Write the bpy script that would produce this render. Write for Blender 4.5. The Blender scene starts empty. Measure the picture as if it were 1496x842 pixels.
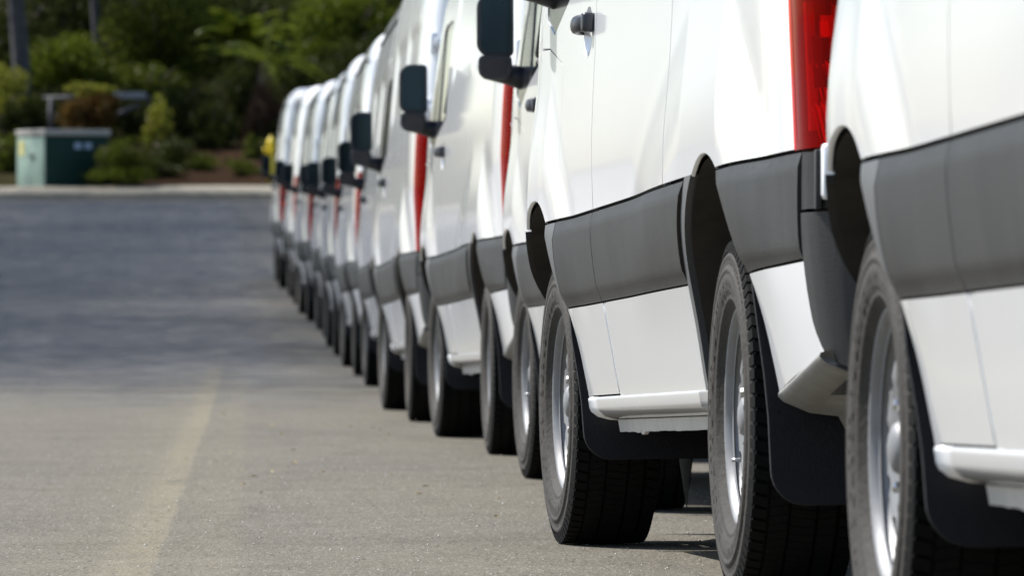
import bpy, bmesh, math, random
import numpy as np
from mathutils import Vector, Matrix
from mathutils.geometry import delaunay_2d_cdt

random.seed(7); rng = np.random.default_rng(7)
SC = bpy.context.scene
COL = SC.collection
R = math.radians

# ------------------------------------------------------------------ camera, light, exposure
CAMH = 0.75                     # camera height over the world zero level
FPX = 9967.0                    # focal length in pixels of a 1496 px wide frame
cam_d = bpy.data.cameras.new("camera"); cam = bpy.data.objects.new("camera", cam_d); COL.objects.link(cam)
cam.location = (0, 0, CAMH); cam.rotation_euler = (R(90), 0, 0)
cam_d.sensor_width = 36; cam_d.lens = FPX / 1496 * 36
cam_d.clip_start = 0.5; cam_d.clip_end = 5000
cam_d.dof.use_dof = True; cam_d.dof.focus_distance = 17.0; cam_d.dof.aperture_fstop = 11.0
SC.camera = cam

SUN_AZ = R(-63)                 # compass from +Y, clockwise: the sun stands left and a little ahead
SUN_EL = R(54)
sun_dir = Vector((math.sin(SUN_AZ) * math.cos(SUN_EL), math.cos(SUN_AZ) * math.cos(SUN_EL), math.sin(SUN_EL)))
sd = bpy.data.lights.new("sun", 'SUN'); sun = bpy.data.objects.new("sun", sd); COL.objects.link(sun)
sd.energy = 4.9; sd.angle = R(0.5); sd.color = (1.0, 0.98, 0.945)
sun.rotation_euler = sun_dir.to_track_quat('Z', 'Y').to_euler(); sun.location = (-30, 20, 40)

W = bpy.data.worlds.new("World"); SC.world = W; W.use_nodes = True
wn = W.node_tree.nodes; wl = W.node_tree.links
sky = wn.new('ShaderNodeTexSky'); sky.sky_type = 'NISHITA'; sky.sun_disc = False
sky.sun_elevation = SUN_EL; sky.sun_rotation = SUN_AZ; sky.air_density = 1.0; sky.dust_density = 1.1
wl.new(sky.outputs[0], wn['Background'].inputs[0]); wn['Background'].inputs[1].default_value = 0.12
SC.view_settings.view_transform = 'Standard'; SC.view_settings.look = 'None'
SC.view_settings.exposure = 0.74; SC.view_settings.gamma = 1.0
SC.view_settings.use_curve_mapping = False

# ------------------------------------------------------------------ helpers
class Geo:
    def __init__(s, v=None, f=None, n=None, smooth=True):
        s.v = list(v or []); s.f = list(f or []); s.n = list(n) if n else [(0, 0, 0)] * len(s.v); s.smooth = smooth
        s.flat = set()
    def add(s, v, f, n=None, flat=False):
        b = len(s.v); s.v += [tuple(p) for p in v]
        s.n += list(n) if n else [(0, 0, 0)] * len(v)
        if flat: s.flat.update(range(len(s.f), len(s.f) + len(f)))
        s.f += [tuple(i + b for i in q) for q in f]
        return s
    def join(s, g):
        return s.add(g.v, g.f, g.n)
    def mirror(s):
        g = Geo([(x, -y, z) for x, y, z in s.v], [tuple(reversed(q)) for q in s.f], [(x, -y, z) for x, y, z in s.n], s.smooth)
        g.flat = set(s.flat); return g
    def map(s, fn):
        s.v = [fn(p) for p in s.v]; return s

def mesh_of(name, g, mat):
    me = bpy.data.meshes.new(name)
    me.from_pydata(g.v, [], g.f)
    me.materials.append(mat)
    if g.smooth:
        me.polygons.foreach_set('use_smooth', [i not in g.flat for i in range(len(g.f))])
        if any(n != (0, 0, 0) for n in g.n):
            me.normals_split_custom_set_from_vertices(g.n)
    me.update(); return me

def obj(name, g, mat, parent=None, loc=(0, 0, 0)):
    me = g if isinstance(g, bpy.types.Mesh) else mesh_of(name, g, mat)
    o = bpy.data.objects.new(name, me); COL.objects.link(o); o.location = loc
    if parent: o.parent = parent
    return o

def empty(name, loc=(0, 0, 0), rot=(0, 0, 0)):
    o = bpy.data.objects.new(name, None); COL.objects.link(o); o.location = loc; o.rotation_euler = rot
    o.empty_display_size = .2; return o

def tag(o, label=None, cat=None, group=None, kind=None):
    for k, v in (('label', label), ('category', cat), ('group', group), ('kind', kind)):
        if v: o[k] = v
    return o

def box(c, s, rot=None, bev=0.0):
    x, y, z = (a / 2 for a in s)
    if bev <= 0:
        v = [(sx * x, sy * y, sz * z) for sx in (-1, 1) for sy in (-1, 1) for sz in (-1, 1)]
        f = [(0, 1, 3, 2), (4, 6, 7, 5), (0, 4, 5, 1), (2, 3, 7, 6), (0, 2, 6, 4), (1, 5, 7, 3)]
    else:
        bm = bmesh.new(); bmesh.ops.create_cube(bm, size=1)
        for q in bm.verts: q.co = Vector((q.co.x * s[0], q.co.y * s[1], q.co.z * s[2]))
        bmesh.ops.bevel(bm, geom=list(bm.edges), offset=bev, segments=2, affect='EDGES', profile=.6)
        bm.verts.index_update(); v = [tuple(q.co) for q in bm.verts]; f = [tuple(q.index for q in p.verts) for p in bm.faces]; bm.free()
    out = []
    for p in v:
        p = Vector(p)
        if rot is not None: p = rot @ p
        out.append((p.x + c[0], p.y + c[1], p.z + c[2]))
    return Geo(out, f, smooth=bev > 0)

def tube(pts, rad, n=8, cap=True):
    g = Geo(); pts = [Vector(p) for p in pts]; rads = rad if isinstance(rad, (list, tuple)) else [rad] * len(pts)
    up = Vector((0, 0, 1)); rings = []
    for i, p in enumerate(pts):
        d = (pts[min(i + 1, len(pts) - 1)] - pts[max(i - 1, 0)]).normalized()
        a = d.cross(up if abs(d.z) < .95 else Vector((1, 0, 0))).normalized(); b = d.cross(a)
        rings.append([tuple(p + (a * math.cos(2 * math.pi * k / n) + b * math.sin(2 * math.pi * k / n)) * rads[i]) for k in range(n)])
    v = [q for r in rings for q in r]; f = []
    for i in range(len(pts) - 1):
        for k in range(n):
            f.append((i * n + k, i * n + (k + 1) % n, (i + 1) * n + (k + 1) % n, (i + 1) * n + k))
    if cap: f += [tuple(range(n))[::-1], tuple((len(pts) - 1) * n + k for k in range(n))]
    return g.add(v, f)

def lathe_y(prof, n=64, smooth=True):
    """revolve (radius, y) pairs round the y axis"""
    v = []; f = []; m = len(prof)
    for k in range(n):
        a = 2 * math.pi * k / n
        for r, y in prof: v.append((r * math.cos(a), y, r * math.sin(a)))
    for k in range(n):
        for j in range(m - 1):
            a, b = k * m + j, ((k + 1) % n) * m + j
            f.append((a, b, b + 1, a + 1))
    return Geo(v, f, smooth=smooth)

def in_poly(pts, poly):
    x, y = pts[:, 0], pts[:, 1]; c = np.zeros(len(pts), bool); n = len(poly)
    for i in range(n):
        x1, y1 = poly[i]; x2, y2 = poly[(i + 1) % n]
        if y1 == y2: continue
        c ^= ((y1 > y) != (y2 > y)) & (x < (x2 - x1) * (y - y1) / (y2 - y1) + x1)
    return c

def seg_dist(pts, poly):
    d = np.full(len(pts), 1e9); n = len(poly)
    for i in range(n):
        a = np.array(poly[i]); b = np.array(poly[(i + 1) % n]); ab = b - a; L = ab.dot(ab)
        if L == 0: continue
        t = np.clip(((pts - a) @ ab) / L, 0, 1)[:, None]
        d = np.minimum(d, np.hypot(*((pts - (a + t * ab)).T)))
    return d

def resample(poly, step):
    out = []; n = len(poly)
    for i in range(n):
        a = np.array(poly[i], float); b = np.array(poly[(i + 1) % n], float)
        k = max(1, int(math.ceil(np.hypot(*(b - a)) / step)))
        for j in range(k): out.append(tuple(a + (b - a) * j / k))
    return out

def triang(outline, step, holes=(), stepy=None):
    ol = resample(outline, step); hs = [resample(h, step) for h in holes]
    arr = np.array(ol); x0, y0 = arr.min(0); x1, y1 = arr.max(0); sy = stepy or step
    gx, gy = np.meshgrid(np.arange(x0 + step / 2, x1, step), np.arange(y0 + sy / 2, y1, sy))
    g = np.stack([gx.ravel(), gy.ravel()], 1)
    if len(g): g = g[in_poly(g, ol)]
    if len(g): g = g[seg_dist(g, ol) > .4 * min(step, sy)]
    for h in hs:
        if len(g): g = g[~in_poly(g, h)]
        if len(g): g = g[seg_dist(g, h) > .4 * min(step, sy)]
    allp = list(ol); faces = [list(range(len(ol)))]; edges = []
    for h in hs:
        b = len(allp); allp += h; edges += [(b + i, b + (i + 1) % len(h)) for i in range(len(h))]
    allp += [tuple(p) for p in g]
    vo, eo, fo, *_ = delaunay_2d_cdt([Vector(p) for p in allp], edges, faces, 1, 1e-7)
    vo = [(p.x, p.y) for p in vo]
    cen = np.array([np.mean([vo[i] for i in q], axis=0) for q in fo])
    keep = np.ones(len(fo), bool)
    for h in hs: keep &= ~in_poly(cen, h)
    fo = [list(q) for q, k in zip(fo, keep) if k]
    res = []
    for q in fo:
        a, b, c = (vo[i] for i in q[:3])
        if (b[0] - a[0]) * (c[1] - a[1]) - (b[1] - a[1]) * (c[0] - a[0]) < 0: q = q[::-1]
        res.append(tuple(q))
    return vo, res

# ------------------------------------------------------------------ materials
def mat(name, base=(.5, .5, .5), rough=.5, metal=0.0, coat=0.0, spec=.5, noise=None, bump=None, scl=None):
    """noise=(scale, amount, second colour): mottled colour; bump=(scale, strength)"""
    m = bpy.data.materials.new(name); m.use_nodes = True
    nt = m.node_tree; p = nt.nodes['Principled BSDF']
    p.inputs['Base Color'].default_value = (*base, 1); p.inputs['Roughness'].default_value = rough
    p.inputs['Metallic'].default_value = metal; p.inputs['Coat Weight'].default_value = coat
    p.inputs['Coat Roughness'].default_value = .08; p.inputs['Specular IOR Level'].default_value = spec
    if noise or bump: tc = nt.nodes.new('ShaderNodeTexCoord')
    if noise:
        n = nt.nodes.new('ShaderNodeTexNoise'); n.inputs['Scale'].default_value = noise[0]; n.inputs['Detail'].default_value = 6
        n.inputs['Roughness'].default_value = .65
        if scl:
            mp = nt.nodes.new('ShaderNodeMapping'); mp.inputs['Scale'].default_value = scl; nt.links.new(tc.outputs['Object'], mp.inputs[0]); nt.links.new(mp.outputs[0], n.inputs['Vector'])
        else: nt.links.new(tc.outputs['Object'], n.inputs['Vector'])
        r = nt.nodes.new('ShaderNodeValToRGB'); r.color_ramp.elements[0].position = .5 - .25; r.color_ramp.elements[1].position = .5 + .25
        r.color_ramp.elements[0].color = (*base, 1)
        c2 = noise[2]; k = noise[1]
        r.color_ramp.elements[1].color = (*[a * (1 - k) + b * k for a, b in zip(base, c2)], 1)
        nt.links.new(n.outputs[0], r.inputs[0]); nt.links.new(r.outputs[0], p.inputs['Base Color'])
    if bump:
        n2 = nt.nodes.new('ShaderNodeTexNoise'); n2.inputs['Scale'].default_value = bump[0]; n2.inputs['Detail'].default_value = 4
        nt.links.new(tc.outputs['Object'], n2.inputs['Vector'])
        b = nt.nodes.new('ShaderNodeBump'); b.inputs['Strength'].default_value = bump[1]; b.inputs['Distance'].default_value = .01
        nt.links.new(n2.outputs[0], b.inputs['Height']); nt.links.new(b.outputs[0], p.inputs['Normal'])
    return m

M = {}
M['white'] = mat('white_paint', (.82, .825, .83), .38, coat=1.0, noise=(1.3, .2, (.765, .77, .775)))
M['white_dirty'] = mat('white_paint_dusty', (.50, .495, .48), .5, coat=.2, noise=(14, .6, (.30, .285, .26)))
M['cladding'] = mat('grey_black_plastic', (.021, .021, .021), .5, spec=.35, noise=(9, .75, (.046, .044, .041)), bump=(420, .3), scl=(2.0, 1, .22))
M['trim'] = mat('smooth_grey_trim', (.085, .088, .095), .42, noise=(12, .5, (.11, .11, .11)))
M['flap'] = mat('black_rubber_flap', (.006, .006, .010), .6, spec=.3, noise=(40, .5, (.014, .0135, .0135)), bump=(160, .2))
M['dark'] = mat('dark_cavity', (.008, .008, .008), .8, noise=(5, .9, (.055, .047, .036)), scl=(2, 1, .5))
M['gap'] = mat('dark_seal', (.02, .02, .02), .8)
M['gloss_black'] = mat('gloss_black_trim', (.012, .013, .018), .18, coat=.5)
M['mirror_case'] = mat('mirror_black_plastic', (.02, .021, .027), .38)
M['mirror_glass'] = mat('mirror_glass', (.016, .026, .034), .08, metal=1.0)  # dark reflection of the surroundings put into the glass colour
M['wide_glass'] = mat('convex_mirror_glass', (.035, .035, .04), .15, metal=1.0)
M['glass'] = mat('tinted_window_glass', (.012, .015, .016), .03, spec=.8)
M['sidewall'] = mat('dusty_tyre_sidewall', (.017, .0152, .0128), .8, noise=(16, .85, (.048, .041, .032)), bump=(60, .25))
M['tread'] = mat('tyre_tread_rubber', (.005, .005, .005), .9, spec=.15, noise=(30, .6, (.014, .013, .012)))  # rubber blackened further for the shade the tread lies in
M['rim'] = mat('silver_steel_rim', (.24, .243, .25), .52, metal=.3, noise=(25, .6, (.15, .14, .125)))
M['underside'] = mat('shaded_white_underside', (.26, .255, .24), .6, noise=(14, .7, (.14, .13, .115)))  # white paint greyed to carry the shade of its downward face
M['nut'] = mat('wheel_nut_steel', (.5, .5, .5), .3, metal=1)
M['headlamp'] = mat('clear_headlamp', (.55, .57, .6), .08, coat=1)
M['lamp_dark'] = mat('dark_red_reflector', (.012, .002, .002), .5)
M['lamp_back'] = mat('red_lamp_back', (.95, .06, .04), .4, noise=(60, .7, (.6, .03, .02)))
M['lamp_bright'] = mat('bright_red_reflector', (1.0, .16, .06), .2)
M['lamp_amber'] = mat('amber_reflector', (.55, .12, .02), .3)
M['lamp_clear'] = mat('clear_reverse_lamp', (.6, .6, .62), .15, coat=1)
M['metal_dark'] = mat('greasy_axle_metal', (.03, .028, .026), .6)

def lens_mat():
    m = bpy.data.materials.new('red_lamp_lens'); m.use_nodes = True; nt = m.node_tree; nt.nodes.clear()
    o = nt.nodes.new('ShaderNodeOutputMaterial'); t = nt.nodes.new('ShaderNodeBsdfTransparent'); g = nt.nodes.new('ShaderNodeBsdfGlossy')
    d = nt.nodes.new('ShaderNodeBsdfDiffuse'); a = nt.nodes.new('ShaderNodeMixShader'); b = nt.nodes.new('ShaderNodeMixShader')
    fr = nt.nodes.new('ShaderNodeFresnel'); fr.inputs[0].default_value = 1.13
    t.inputs[0].default_value = (1.0, .05, .03, 1); g.inputs['Roughness'].default_value = .03; d.inputs[0].default_value = (.95, .004, .002, 1)
    a.inputs[0].default_value = .16
    nt.links.new(t.outputs[0], a.inputs[1]); nt.links.new(d.outputs[0], a.inputs[2])
    nt.links.new(fr.outputs[0], b.inputs[0]); nt.links.new(a.outputs[0], b.inputs[1]); nt.links.new(g.outputs[0], b.inputs[2])
    nt.links.new(b.outputs[0], o.inputs[0]); return m
M['lens'] = lens_mat()

def leaf_mat(name, c1, c2, c3=None, transl=.35):
    m = bpy.data.materials.new(name); m.use_nodes = True; nt = m.node_tree; nt.nodes.clear()
    o = nt.nodes.new('ShaderNodeOutputMaterial'); geo = nt.nodes.new('ShaderNodeNewGeometry')
    r = nt.nodes.new('ShaderNodeValToRGB'); r.color_ramp.elements[0].color = (*c1, 1); r.color_ramp.elements[1].color = (*c2, 1)
    if c3:
        e = r.color_ramp.elements.new(.9); e.color = (*c3, 1); r.color_ramp.elements[1].position = .9; r.color_ramp.elements[2].position = 1
    nt.links.new(geo.outputs['Random Per Island'], r.inputs[0])
    d = nt.nodes.new('ShaderNodeBsdfDiffuse'); t = nt.nodes.new('ShaderNodeBsdfTranslucent'); g = nt.nodes.new('ShaderNodeBsdfGlossy')
    g.inputs['Roughness'].default_value = .4; g.inputs[0].default_value = (.5, .5, .5, 1)
    a = nt.nodes.new('ShaderNodeMixShader'); a.inputs[0].default_value = transl; b = nt.nodes.new('ShaderNodeMixShader'); b.inputs[0].default_value = .012
    nt.links.new(r.outputs[0], d.inputs[0]); nt.links.new(r.outputs[0], t.inputs[0])
    nt.links.new(d.outputs[0], a.inputs[1]); nt.links.new(t.outputs[0], a.inputs[2])
    nt.links.new(a.outputs[0], b.inputs[1]); nt.links.new(g.outputs[0], b.inputs[2]); nt.links.new(b.outputs[0], o.inputs[0])
    return m
M['leaf_dark'] = leaf_mat('dark_leaves', (.005, .010, .003), (.018, .026, .006), (.06, .07, .015))
M['leaf_mid'] = leaf_mat('mid_green_leaves', (.020, .042, .004), (.056, .090, .007), (.15, .17, .018))
M['leaf_olive'] = leaf_mat('olive_leaves', (.016, .030, .004), (.044, .064, .008), (.12, .135, .018))
M['leaf_yellow'] = leaf_mat('yellow_green_leaves', (.07, .10, .015), (.18, .20, .03), (.32, .30, .04))
M['leaf_rust'] = leaf_mat('rust_leaves', (.045, .018, .012), (.11, .05, .02), (.16, .10, .02))
M['leaf_palm'] = leaf_mat('palm_leaves', (.009, .022, .002), (.026, .050, .004), (.12, .14, .014), .25)
M['leaf_dead'] = leaf_mat('dead_palm_leaves', (.05, .028, .016), (.11, .065, .04))
M['bark'] = mat('grey_bark', (.030, .030, .036), .9, noise=(6, .8, (.075, .072, .078)), bump=(20, .6))
M['bark_brown'] = mat('brown_bark', (.07, .05, .035), .9, noise=(8, .8, (.15, .11, .08)), bump=(20, .6))
M['concrete'] = mat('pale_concrete', (.26, .235, .185), .85, spec=.1, noise=(1.1, .8, (.15, .135, .108)), bump=(40, .2))
M['mulch'] = mat('brown_mulch', (.016, .010, .0065), .95, spec=0.0, noise=(5, .9, (.042, .026, .017)), bump=(14, .8))
M['soil'] = mat('dry_green_ground', (.013, .014, .006), .95, spec=0.0, noise=(.6, .9, (.045, .038, .020)), bump=(6, .5))
M['bounce'] = mat('pale_bounce_ground', (.30, .292, .275), .95, spec=0.0, noise=(.8, .8, (.40, .39, .37)), bump=(8, .3))
M['hill'] = mat('wooded_hill', (.018, .026, .012), .95, spec=0.0, noise=(.9, .9, (.05, .055, .02)), bump=(3, 1.0))
M['cab_green'] = mat('green_cabinet_paint', (.008, .030, .023), .6, spec=.15, noise=(3, .5, (.02, .05, .04)))
M['cab_door'] = mat('sunlit_green_door', (.27, .36, .30), .6, spec=.2, noise=(3, .5, (.24, .34, .29)))  # sunlit left side of the cabinet put into a paler green
M['cab_lid'] = mat('faded_cabinet_lid', (.36, .34, .31), .6, noise=(3, .5, (.26, .25, .23)))
M['sticker'] = mat('yellow_sticker', (.62, .56, .20), .5)
M['sticker_blue'] = mat('pale_blue_label', (.35, .42, .55), .5)
M['rail'] = mat('white_rail_paint', (.27, .275, .295), .5, noise=(6, .5, (.18, .18, .195)))
M['rail_grey'] = mat('weathered_grey_rail', (.045, .045, .052), .7, noise=(6, .6, (.08, .078, .082)))
M['hydrant'] = mat('yellow_hydrant_paint', (.74, .56, .012), .4, noise=(12, .4, (.62, .42, .02)))
M['leaf_litter'] = mat('dry_yellow_leaf', (.42, .33, .10), .8, noise=(8, .6, (.25, .16, .06)))
M['pebble'] = mat('pale_grit', (.42, .40, .36), .5, noise=(300, .8, (.2, .19, .17)))

def road_mat():
    m = bpy.data.materials.new('weathered_asphalt'); m.use_nodes = True; nt = m.node_tree; L = nt.links; N = nt.nodes
    p = N['Principled BSDF']; geo = N.new('ShaderNodeNewGeometry'); sep = N.new('ShaderNodeSeparateXYZ'); L.new(geo.outputs['Position'], sep.inputs[0])
    def mth(op, a, b=None, c=None, clamp=False):
        n = N.new('ShaderNodeMath'); n.operation = op; n.use_clamp = clamp
        for i, x in enumerate((a, b, c)):
            if x is None: continue
            if isinstance(x, (int, float)): n.inputs[i].default_value = x
            else: L.new(x, n.inputs[i])
        return n.outputs[0]
    def noise(sc, det=5, rough=.6, scl=(1, 1, 1)):
        mp = N.new('ShaderNodeMapping'); mp.inputs['Scale'].default_value = scl; L.new(geo.outputs['Position'], mp.inputs[0])
        n = N.new('ShaderNodeTexNoise'); n.inputs['Scale'].default_value = sc; n.inputs['Detail'].default_value = det; n.inputs['Roughness'].default_value = rough
        L.new(mp.outputs[0], n.inputs['Vector']); return n.outputs[0]
    def step(x, a, b):
        n = N.new('ShaderNodeMapRange'); n.interpolation_type = 'SMOOTHSTEP'; n.inputs[1].default_value = a; n.inputs[2].default_value = b
        L.new(x, n.inputs[0]); return n.outputs[0]
    def mix(fac, a, b):
        n = N.new('ShaderNodeMix'); n.data_type = 'RGBA'
        if isinstance(fac, (int, float)): n.inputs[0].default_value = fac
        else: L.new(fac, n.inputs[0])
        for i, x in ((6, a), (7, b)):
            if isinstance(x, tuple): n.inputs[i].default_value = (*x, 1)
            else: L.new(x, n.inputs[i])
        return n.outputs[2]
    X, Y = sep.outputs[0], sep.outputs[1]
    t = mth('MULTIPLY_ADD', Y, .045, X)                       # across the road
    wob = mth('MULTIPLY_ADD', noise(.35, 3), .5, -.25)
    base = mix(step(noise(1.6, 6, .7), .3, .7), (.099, .087, .066), (.124, .111, .085))
    base = mix(mth('MULTIPLY', step(noise(.5, 4, .6, (1, .25, 1)), .45, .7), .5), base, (.080, .075, .064))
    # greyer asphalt further along the road, mixed in less beside the parked row
    far = step(mth('ADD', Y, mth('MULTIPLY', wob, 16.0)), 37.0, 62.0)
    edge = step(mth('ADD', t, wob), .9, .35)
    dark = mix(step(noise(.45, 5, .6, (1, .2, 1)), .3, .7), (.104, .101, .098), (.128, .125, .122))
    dark = mix(mth('MULTIPLY', step(noise(1.2, 4, .6, (1, .12, 1)), .55, .75), .5), dark, (.140, .137, .133))
    base = mix(mth('MULTIPLY', far, mth('MULTIPLY_ADD', edge, .55, .45)), base, dark)
    # sandy drip line left along the wheel path
    w2 = mth('MULTIPLY_ADD', noise(.9, 4), .10, -.05)
    ts = mth('ADD', mth('MULTIPLY_ADD', Y, .0383, X), mth('MULTIPLY', w2, .35))
    s1 = mth('MULTIPLY', mth('ADD', mth('MULTIPLY', step(ts, -.75, -.30), .35), mth('MULTIPLY', step(ts, -.42, -.29), .65)), step(ts, -.225, -.250))
    s2 = mth('MULTIPLY', step(ts, -.20, -.08), step(ts, -.03, -.06))
    s3 = mth('MULTIPLY', step(ts, -.25, -.22), step(ts, .0, -.05))
    near = mth('MULTIPLY', step(Y, 72.0, 45.0), mth('MULTIPLY_ADD', noise(3, 5), .8, .3))
    sand = mth('MULTIPLY', near, mth('ADD', mth('MULTIPLY', s1, .75), mth('ADD', mth('MULTIPLY', s2, .09), mth('MULTIPLY', s3, .14))), clamp=True)
    base = mix(sand, base, (.20, .172, .108))
    # aggregate: stones stand proud, so at this low angle they read as tall as they are wide
    def vor(sc, scl):
        mp = N.new('ShaderNodeMapping'); mp.inputs['Scale'].default_value = scl; L.new(geo.outputs['Position'], mp.inputs[0])
        v = N.new('ShaderNodeTexVoronoi'); v.inputs['Scale'].default_value = sc; L.new(mp.outputs[0], v.inputs['Vector'])
        c = N.new('ShaderNodeSeparateColor'); L.new(v.outputs['Color'], c.inputs[0]); return v, c
    v1, c1 = vor(300, (1, .11, 1)); v2, c2 = vor(130, (1, .10, 1))
    base = mix(mth('MULTIPLY', step(c1.outputs[0], .60, 1.0), .42), base, (.27, .255, .22))
    base = mix(mth('MULTIPLY', step(c1.outputs[1], .62, 1.0), .45), base, (.030, .028, .025))
    base = mix(mth('MULTIPLY', step(c2.outputs[0], .955, .985), .22), base, (.30, .29, .26))
    base = mix(mth('MULTIPLY', step(c2.outputs[1], .95, .985), .5), base, (.03, .028, .024))
    base = mix(mth('MULTIPLY', step(noise(7, 5, .7, (1, .12, 1)), .52, .75), .35), base, (.065, .062, .054))
    # hair cracks and a few old stains
    cr = N.new('ShaderNodeTexVoronoi'); cr.feature = 'DISTANCE_TO_EDGE'; cr.inputs['Scale'].default_value = .16
    mpc = N.new('ShaderNodeMapping'); mpc.inputs['Scale'].default_value = (1, .55, 1); L.new(geo.outputs['Position'], mpc.inputs[0])
    nv = N.new('ShaderNodeTexNoise'); nv.inputs['Scale'].default_value = 1.2; nv.inputs['Detail'].default_value = 5; L.new(geo.outputs['Position'], nv.inputs['Vector'])
    va = N.new('ShaderNodeVectorMath'); va.operation = 'MULTIPLY_ADD'; va.inputs[1].default_value = (.9, .9, 0); L.new(nv.outputs['Color'], va.inputs[0]); L.new(mpc.outputs[0], va.inputs[2])
    L.new(va.outputs[0], cr.inputs['Vector'])
    base = mix(mth('MULTIPLY', step(cr.outputs['Distance'], .006, .002), .15), base, (.03, .028, .025))
    base = mix(mth('MULTIPLY', step(noise(.9, 3, .5, (1, .35, 1)), .66, .74), .30), base, (.05, .047, .042))
    L.new(base, p.inputs['Base Color']); p.inputs['Roughness'].default_value = .82; p.inputs['Specular IOR Level'].default_value = .18
    bh = mth('ADD', mth('MULTIPLY', noise(150, 3), .7), mth('MULTIPLY', noise(60, 4), 1.2))
    bp = N.new('ShaderNodeBump'); bp.inputs['Strength'].default_value = .7; bp.inputs['Distance'].default_value = .008
    L.new(bh, bp.inputs['Height']); L.new(bp.outputs[0], p.inputs['Normal'])
    return m
M['road'] = road_mat()

# ------------------------------------------------------------------ ground profile (camera frame heights by distance)
_tab = [(-60, -.64), (0, -.655), (7.8, -.655), (11.5, -.656), (14.8, -.663), (18.5, -.700), (21.8, -.708), (25.4, -.709), (29.5, -.722), (33.1, -.722),
        (37.7, -.742), (41.4, -.740), (46.5, -.735), (50.3, -.722), (55.2, -.715), (58.8, -.68), (62, -.635), (66, -.58), (70, -.525), (74, -.46), (78, -.39), (82, -.315),
        (86, -.215), (90, -.115), (94, -.01), (98, .10), (110, .43), (120, .77), (130, 1.14), (140, 1.54), (150, 1.95), (152.5, 2.06), (170, 2.7)]
_yy = np.arange(-60, 170, .25); _zz = np.interp(_yy, *zip(*_tab))
_k = np.exp(-.5 * (np.arange(-16, 17) * .25 / 1.3) ** 2); _k /= _k.sum()
_zs = np.convolve(np.pad(_zz, 16, mode='edge'), _k, 'valid')
def G(y): return float(np.interp(y, _yy, _zs)) + CAMH
def at(u, v, d):
    return Vector(((u - 748) / FPX * d, d, (421 - v) / FPX * d + CAMH))
SL = -.045            # the road runs a little to the left
KY = 150.0            # kerb across the far end

def strip(name, m, a0, a1, y0, y1, dz=0, na=8, ny=80, zfn=None):
    v = []; f = []
    for j in range(ny + 1):
        y = y0 + (y1 - y0) * j / ny
        for i in range(na + 1):
            a = a0 + (a1 - a0) * i / na
            v.append((a + SL * y, y, G(y) + dz))
    for j in range(ny):
        for i in range(na):
            b = j * (na + 1) + i
            f.append((b, b + 1, b + na + 2, b + na + 1))
    return tag(obj(name, Geo(v, f), m), kind='structure')

strip('road', M['road'], -9.5, 3.3, -60, KY, 0, 12, 420)
# far kerb bends round the end of the road: broad strip of concrete, road left of it stays open
def far_profile(y):
    """natural ground beyond and beside the road"""
    pts = [(-60, -.75), (0, -.75), (60, -.70), (98, .0), (150, 1.85), (152.9, 2.20), (158, 3.05), (165, 3.7), (175, 5.2), (190, 8.0), (230, 13), (320, 20), (600, 28), (2000, 28)]
    return float(np.interp(y, *zip(*pts))) + CAMH
def ground():
    ys = list(range(-60, 150, 6)) + list(np.arange(150, 200, 2.0)) + [210, 230, 260, 320, 420, 600, 1000, 2000]
    xs = [-1500, -600, -250, -120, -60, -40, -30, -24, -18, -15, -12, -10, -8, -6, -4, -2, 0, 2, 4, 6, 9, 12, 18, 24, 30, 40, 60, 120, 250, 600, 1500]
    v = []; f = []
    for y in ys:
        for x in xs:
            z = far_profile(y) - (.1 if y < 149 else 0)
            if y < KY + 1:
                a = x - SL * y
                if -9.7 < a < 3.6: z = G(y) - .3
                else: z = min(z, G(y) + .05) + (-.3 if a < -9 else max(0, a - 8) * .05)
            else: z += .25 * math.sin(x * .9 + y * .3) * min(1, (y - 151) / 10) if y > 153 else 0
            q = min(1, max(0, (-17 - x) / 11)) if y > 140 else 0      # rise cut flat left of the view so the vans reflect bright sky
            z = z * (1 - q) + min(z, 2.75 + .002 * (y - 150)) * q
            v.append((x, y, z))
    n = len(xs)
    for j in range(len(ys) - 1):
        for i in range(n - 1):
            b = j * n + i; f.append((b, b + 1, b + n + 1, b + n))
    tag(obj('ground', Geo(v, f), M['soil']), kind='structure')
ground()

def kerb_line(name, pts_fn, y0, y1, ny, w, h, m, side=1):
    """kerb of real section that follows the road profile"""
    v = []; f = []
    for j in range(ny + 1):
        y = y0 + (y1 - y0) * j / ny; x = pts_fn(y); z = G(y)
        for dx, dz in ((0, -.25), (0, h - .02), (.02 * side, h), (w * side, h), (w * side, -.25)):
            v.append((x + dx, y, z + dz))
    for j in range(ny):
        for i in range(4):
            b = j * 5 + i; q = (b, b + 5, b + 6, b + 1)
            f.append(q if side > 0 else q[::-1])
    return tag(obj(name, Geo(v, f, smooth=False), m), kind='structure')
kerb_line('kerb', lambda y: 3.3 + SL * y, -60, KY, 120, .16, .13, M['concrete'])
kerb_line('kerb', lambda y: -9.5 + SL * y, -60, KY, 120, .16, .13, M['concrete'], -1)
strip('pavement', M['concrete'], 3.46, 5.2, -60, KY, .125, 2, 120)

def bounce_sheet():  # unseen pale ground added so the van sides reflect something bright
    v = []; f = []; ys = list(range(-60, 150, 5)) + [150, 160, 175, 200, 240, 300, 420, 700]; aa = [0, 3, 8, 16, 30, 60, 120, 260]
    for y in ys:
        for a in aa:
            x = -9.75 + SL * min(y, KY) - a - (max(0, y - 140) * .9 if a < 40 else 0)
            z = (G(y) + .13 if y <= 150 else G(150) + .13 + .002 * (y - 150)) + a * .004
            v.append((x, y, z + (a > 3) * .05 * math.sin(a * .7 + y * .2)))
    n = len(aa)
    for j in range(len(ys) - 1):
        for i in range(n - 1):
            b = j * n + i; f.append((b + 1, b, b + n, b + n + 1))
    tag(obj('bounce_ground', Geo(v, f), M['bounce']), kind='structure')
bounce_sheet()

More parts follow.
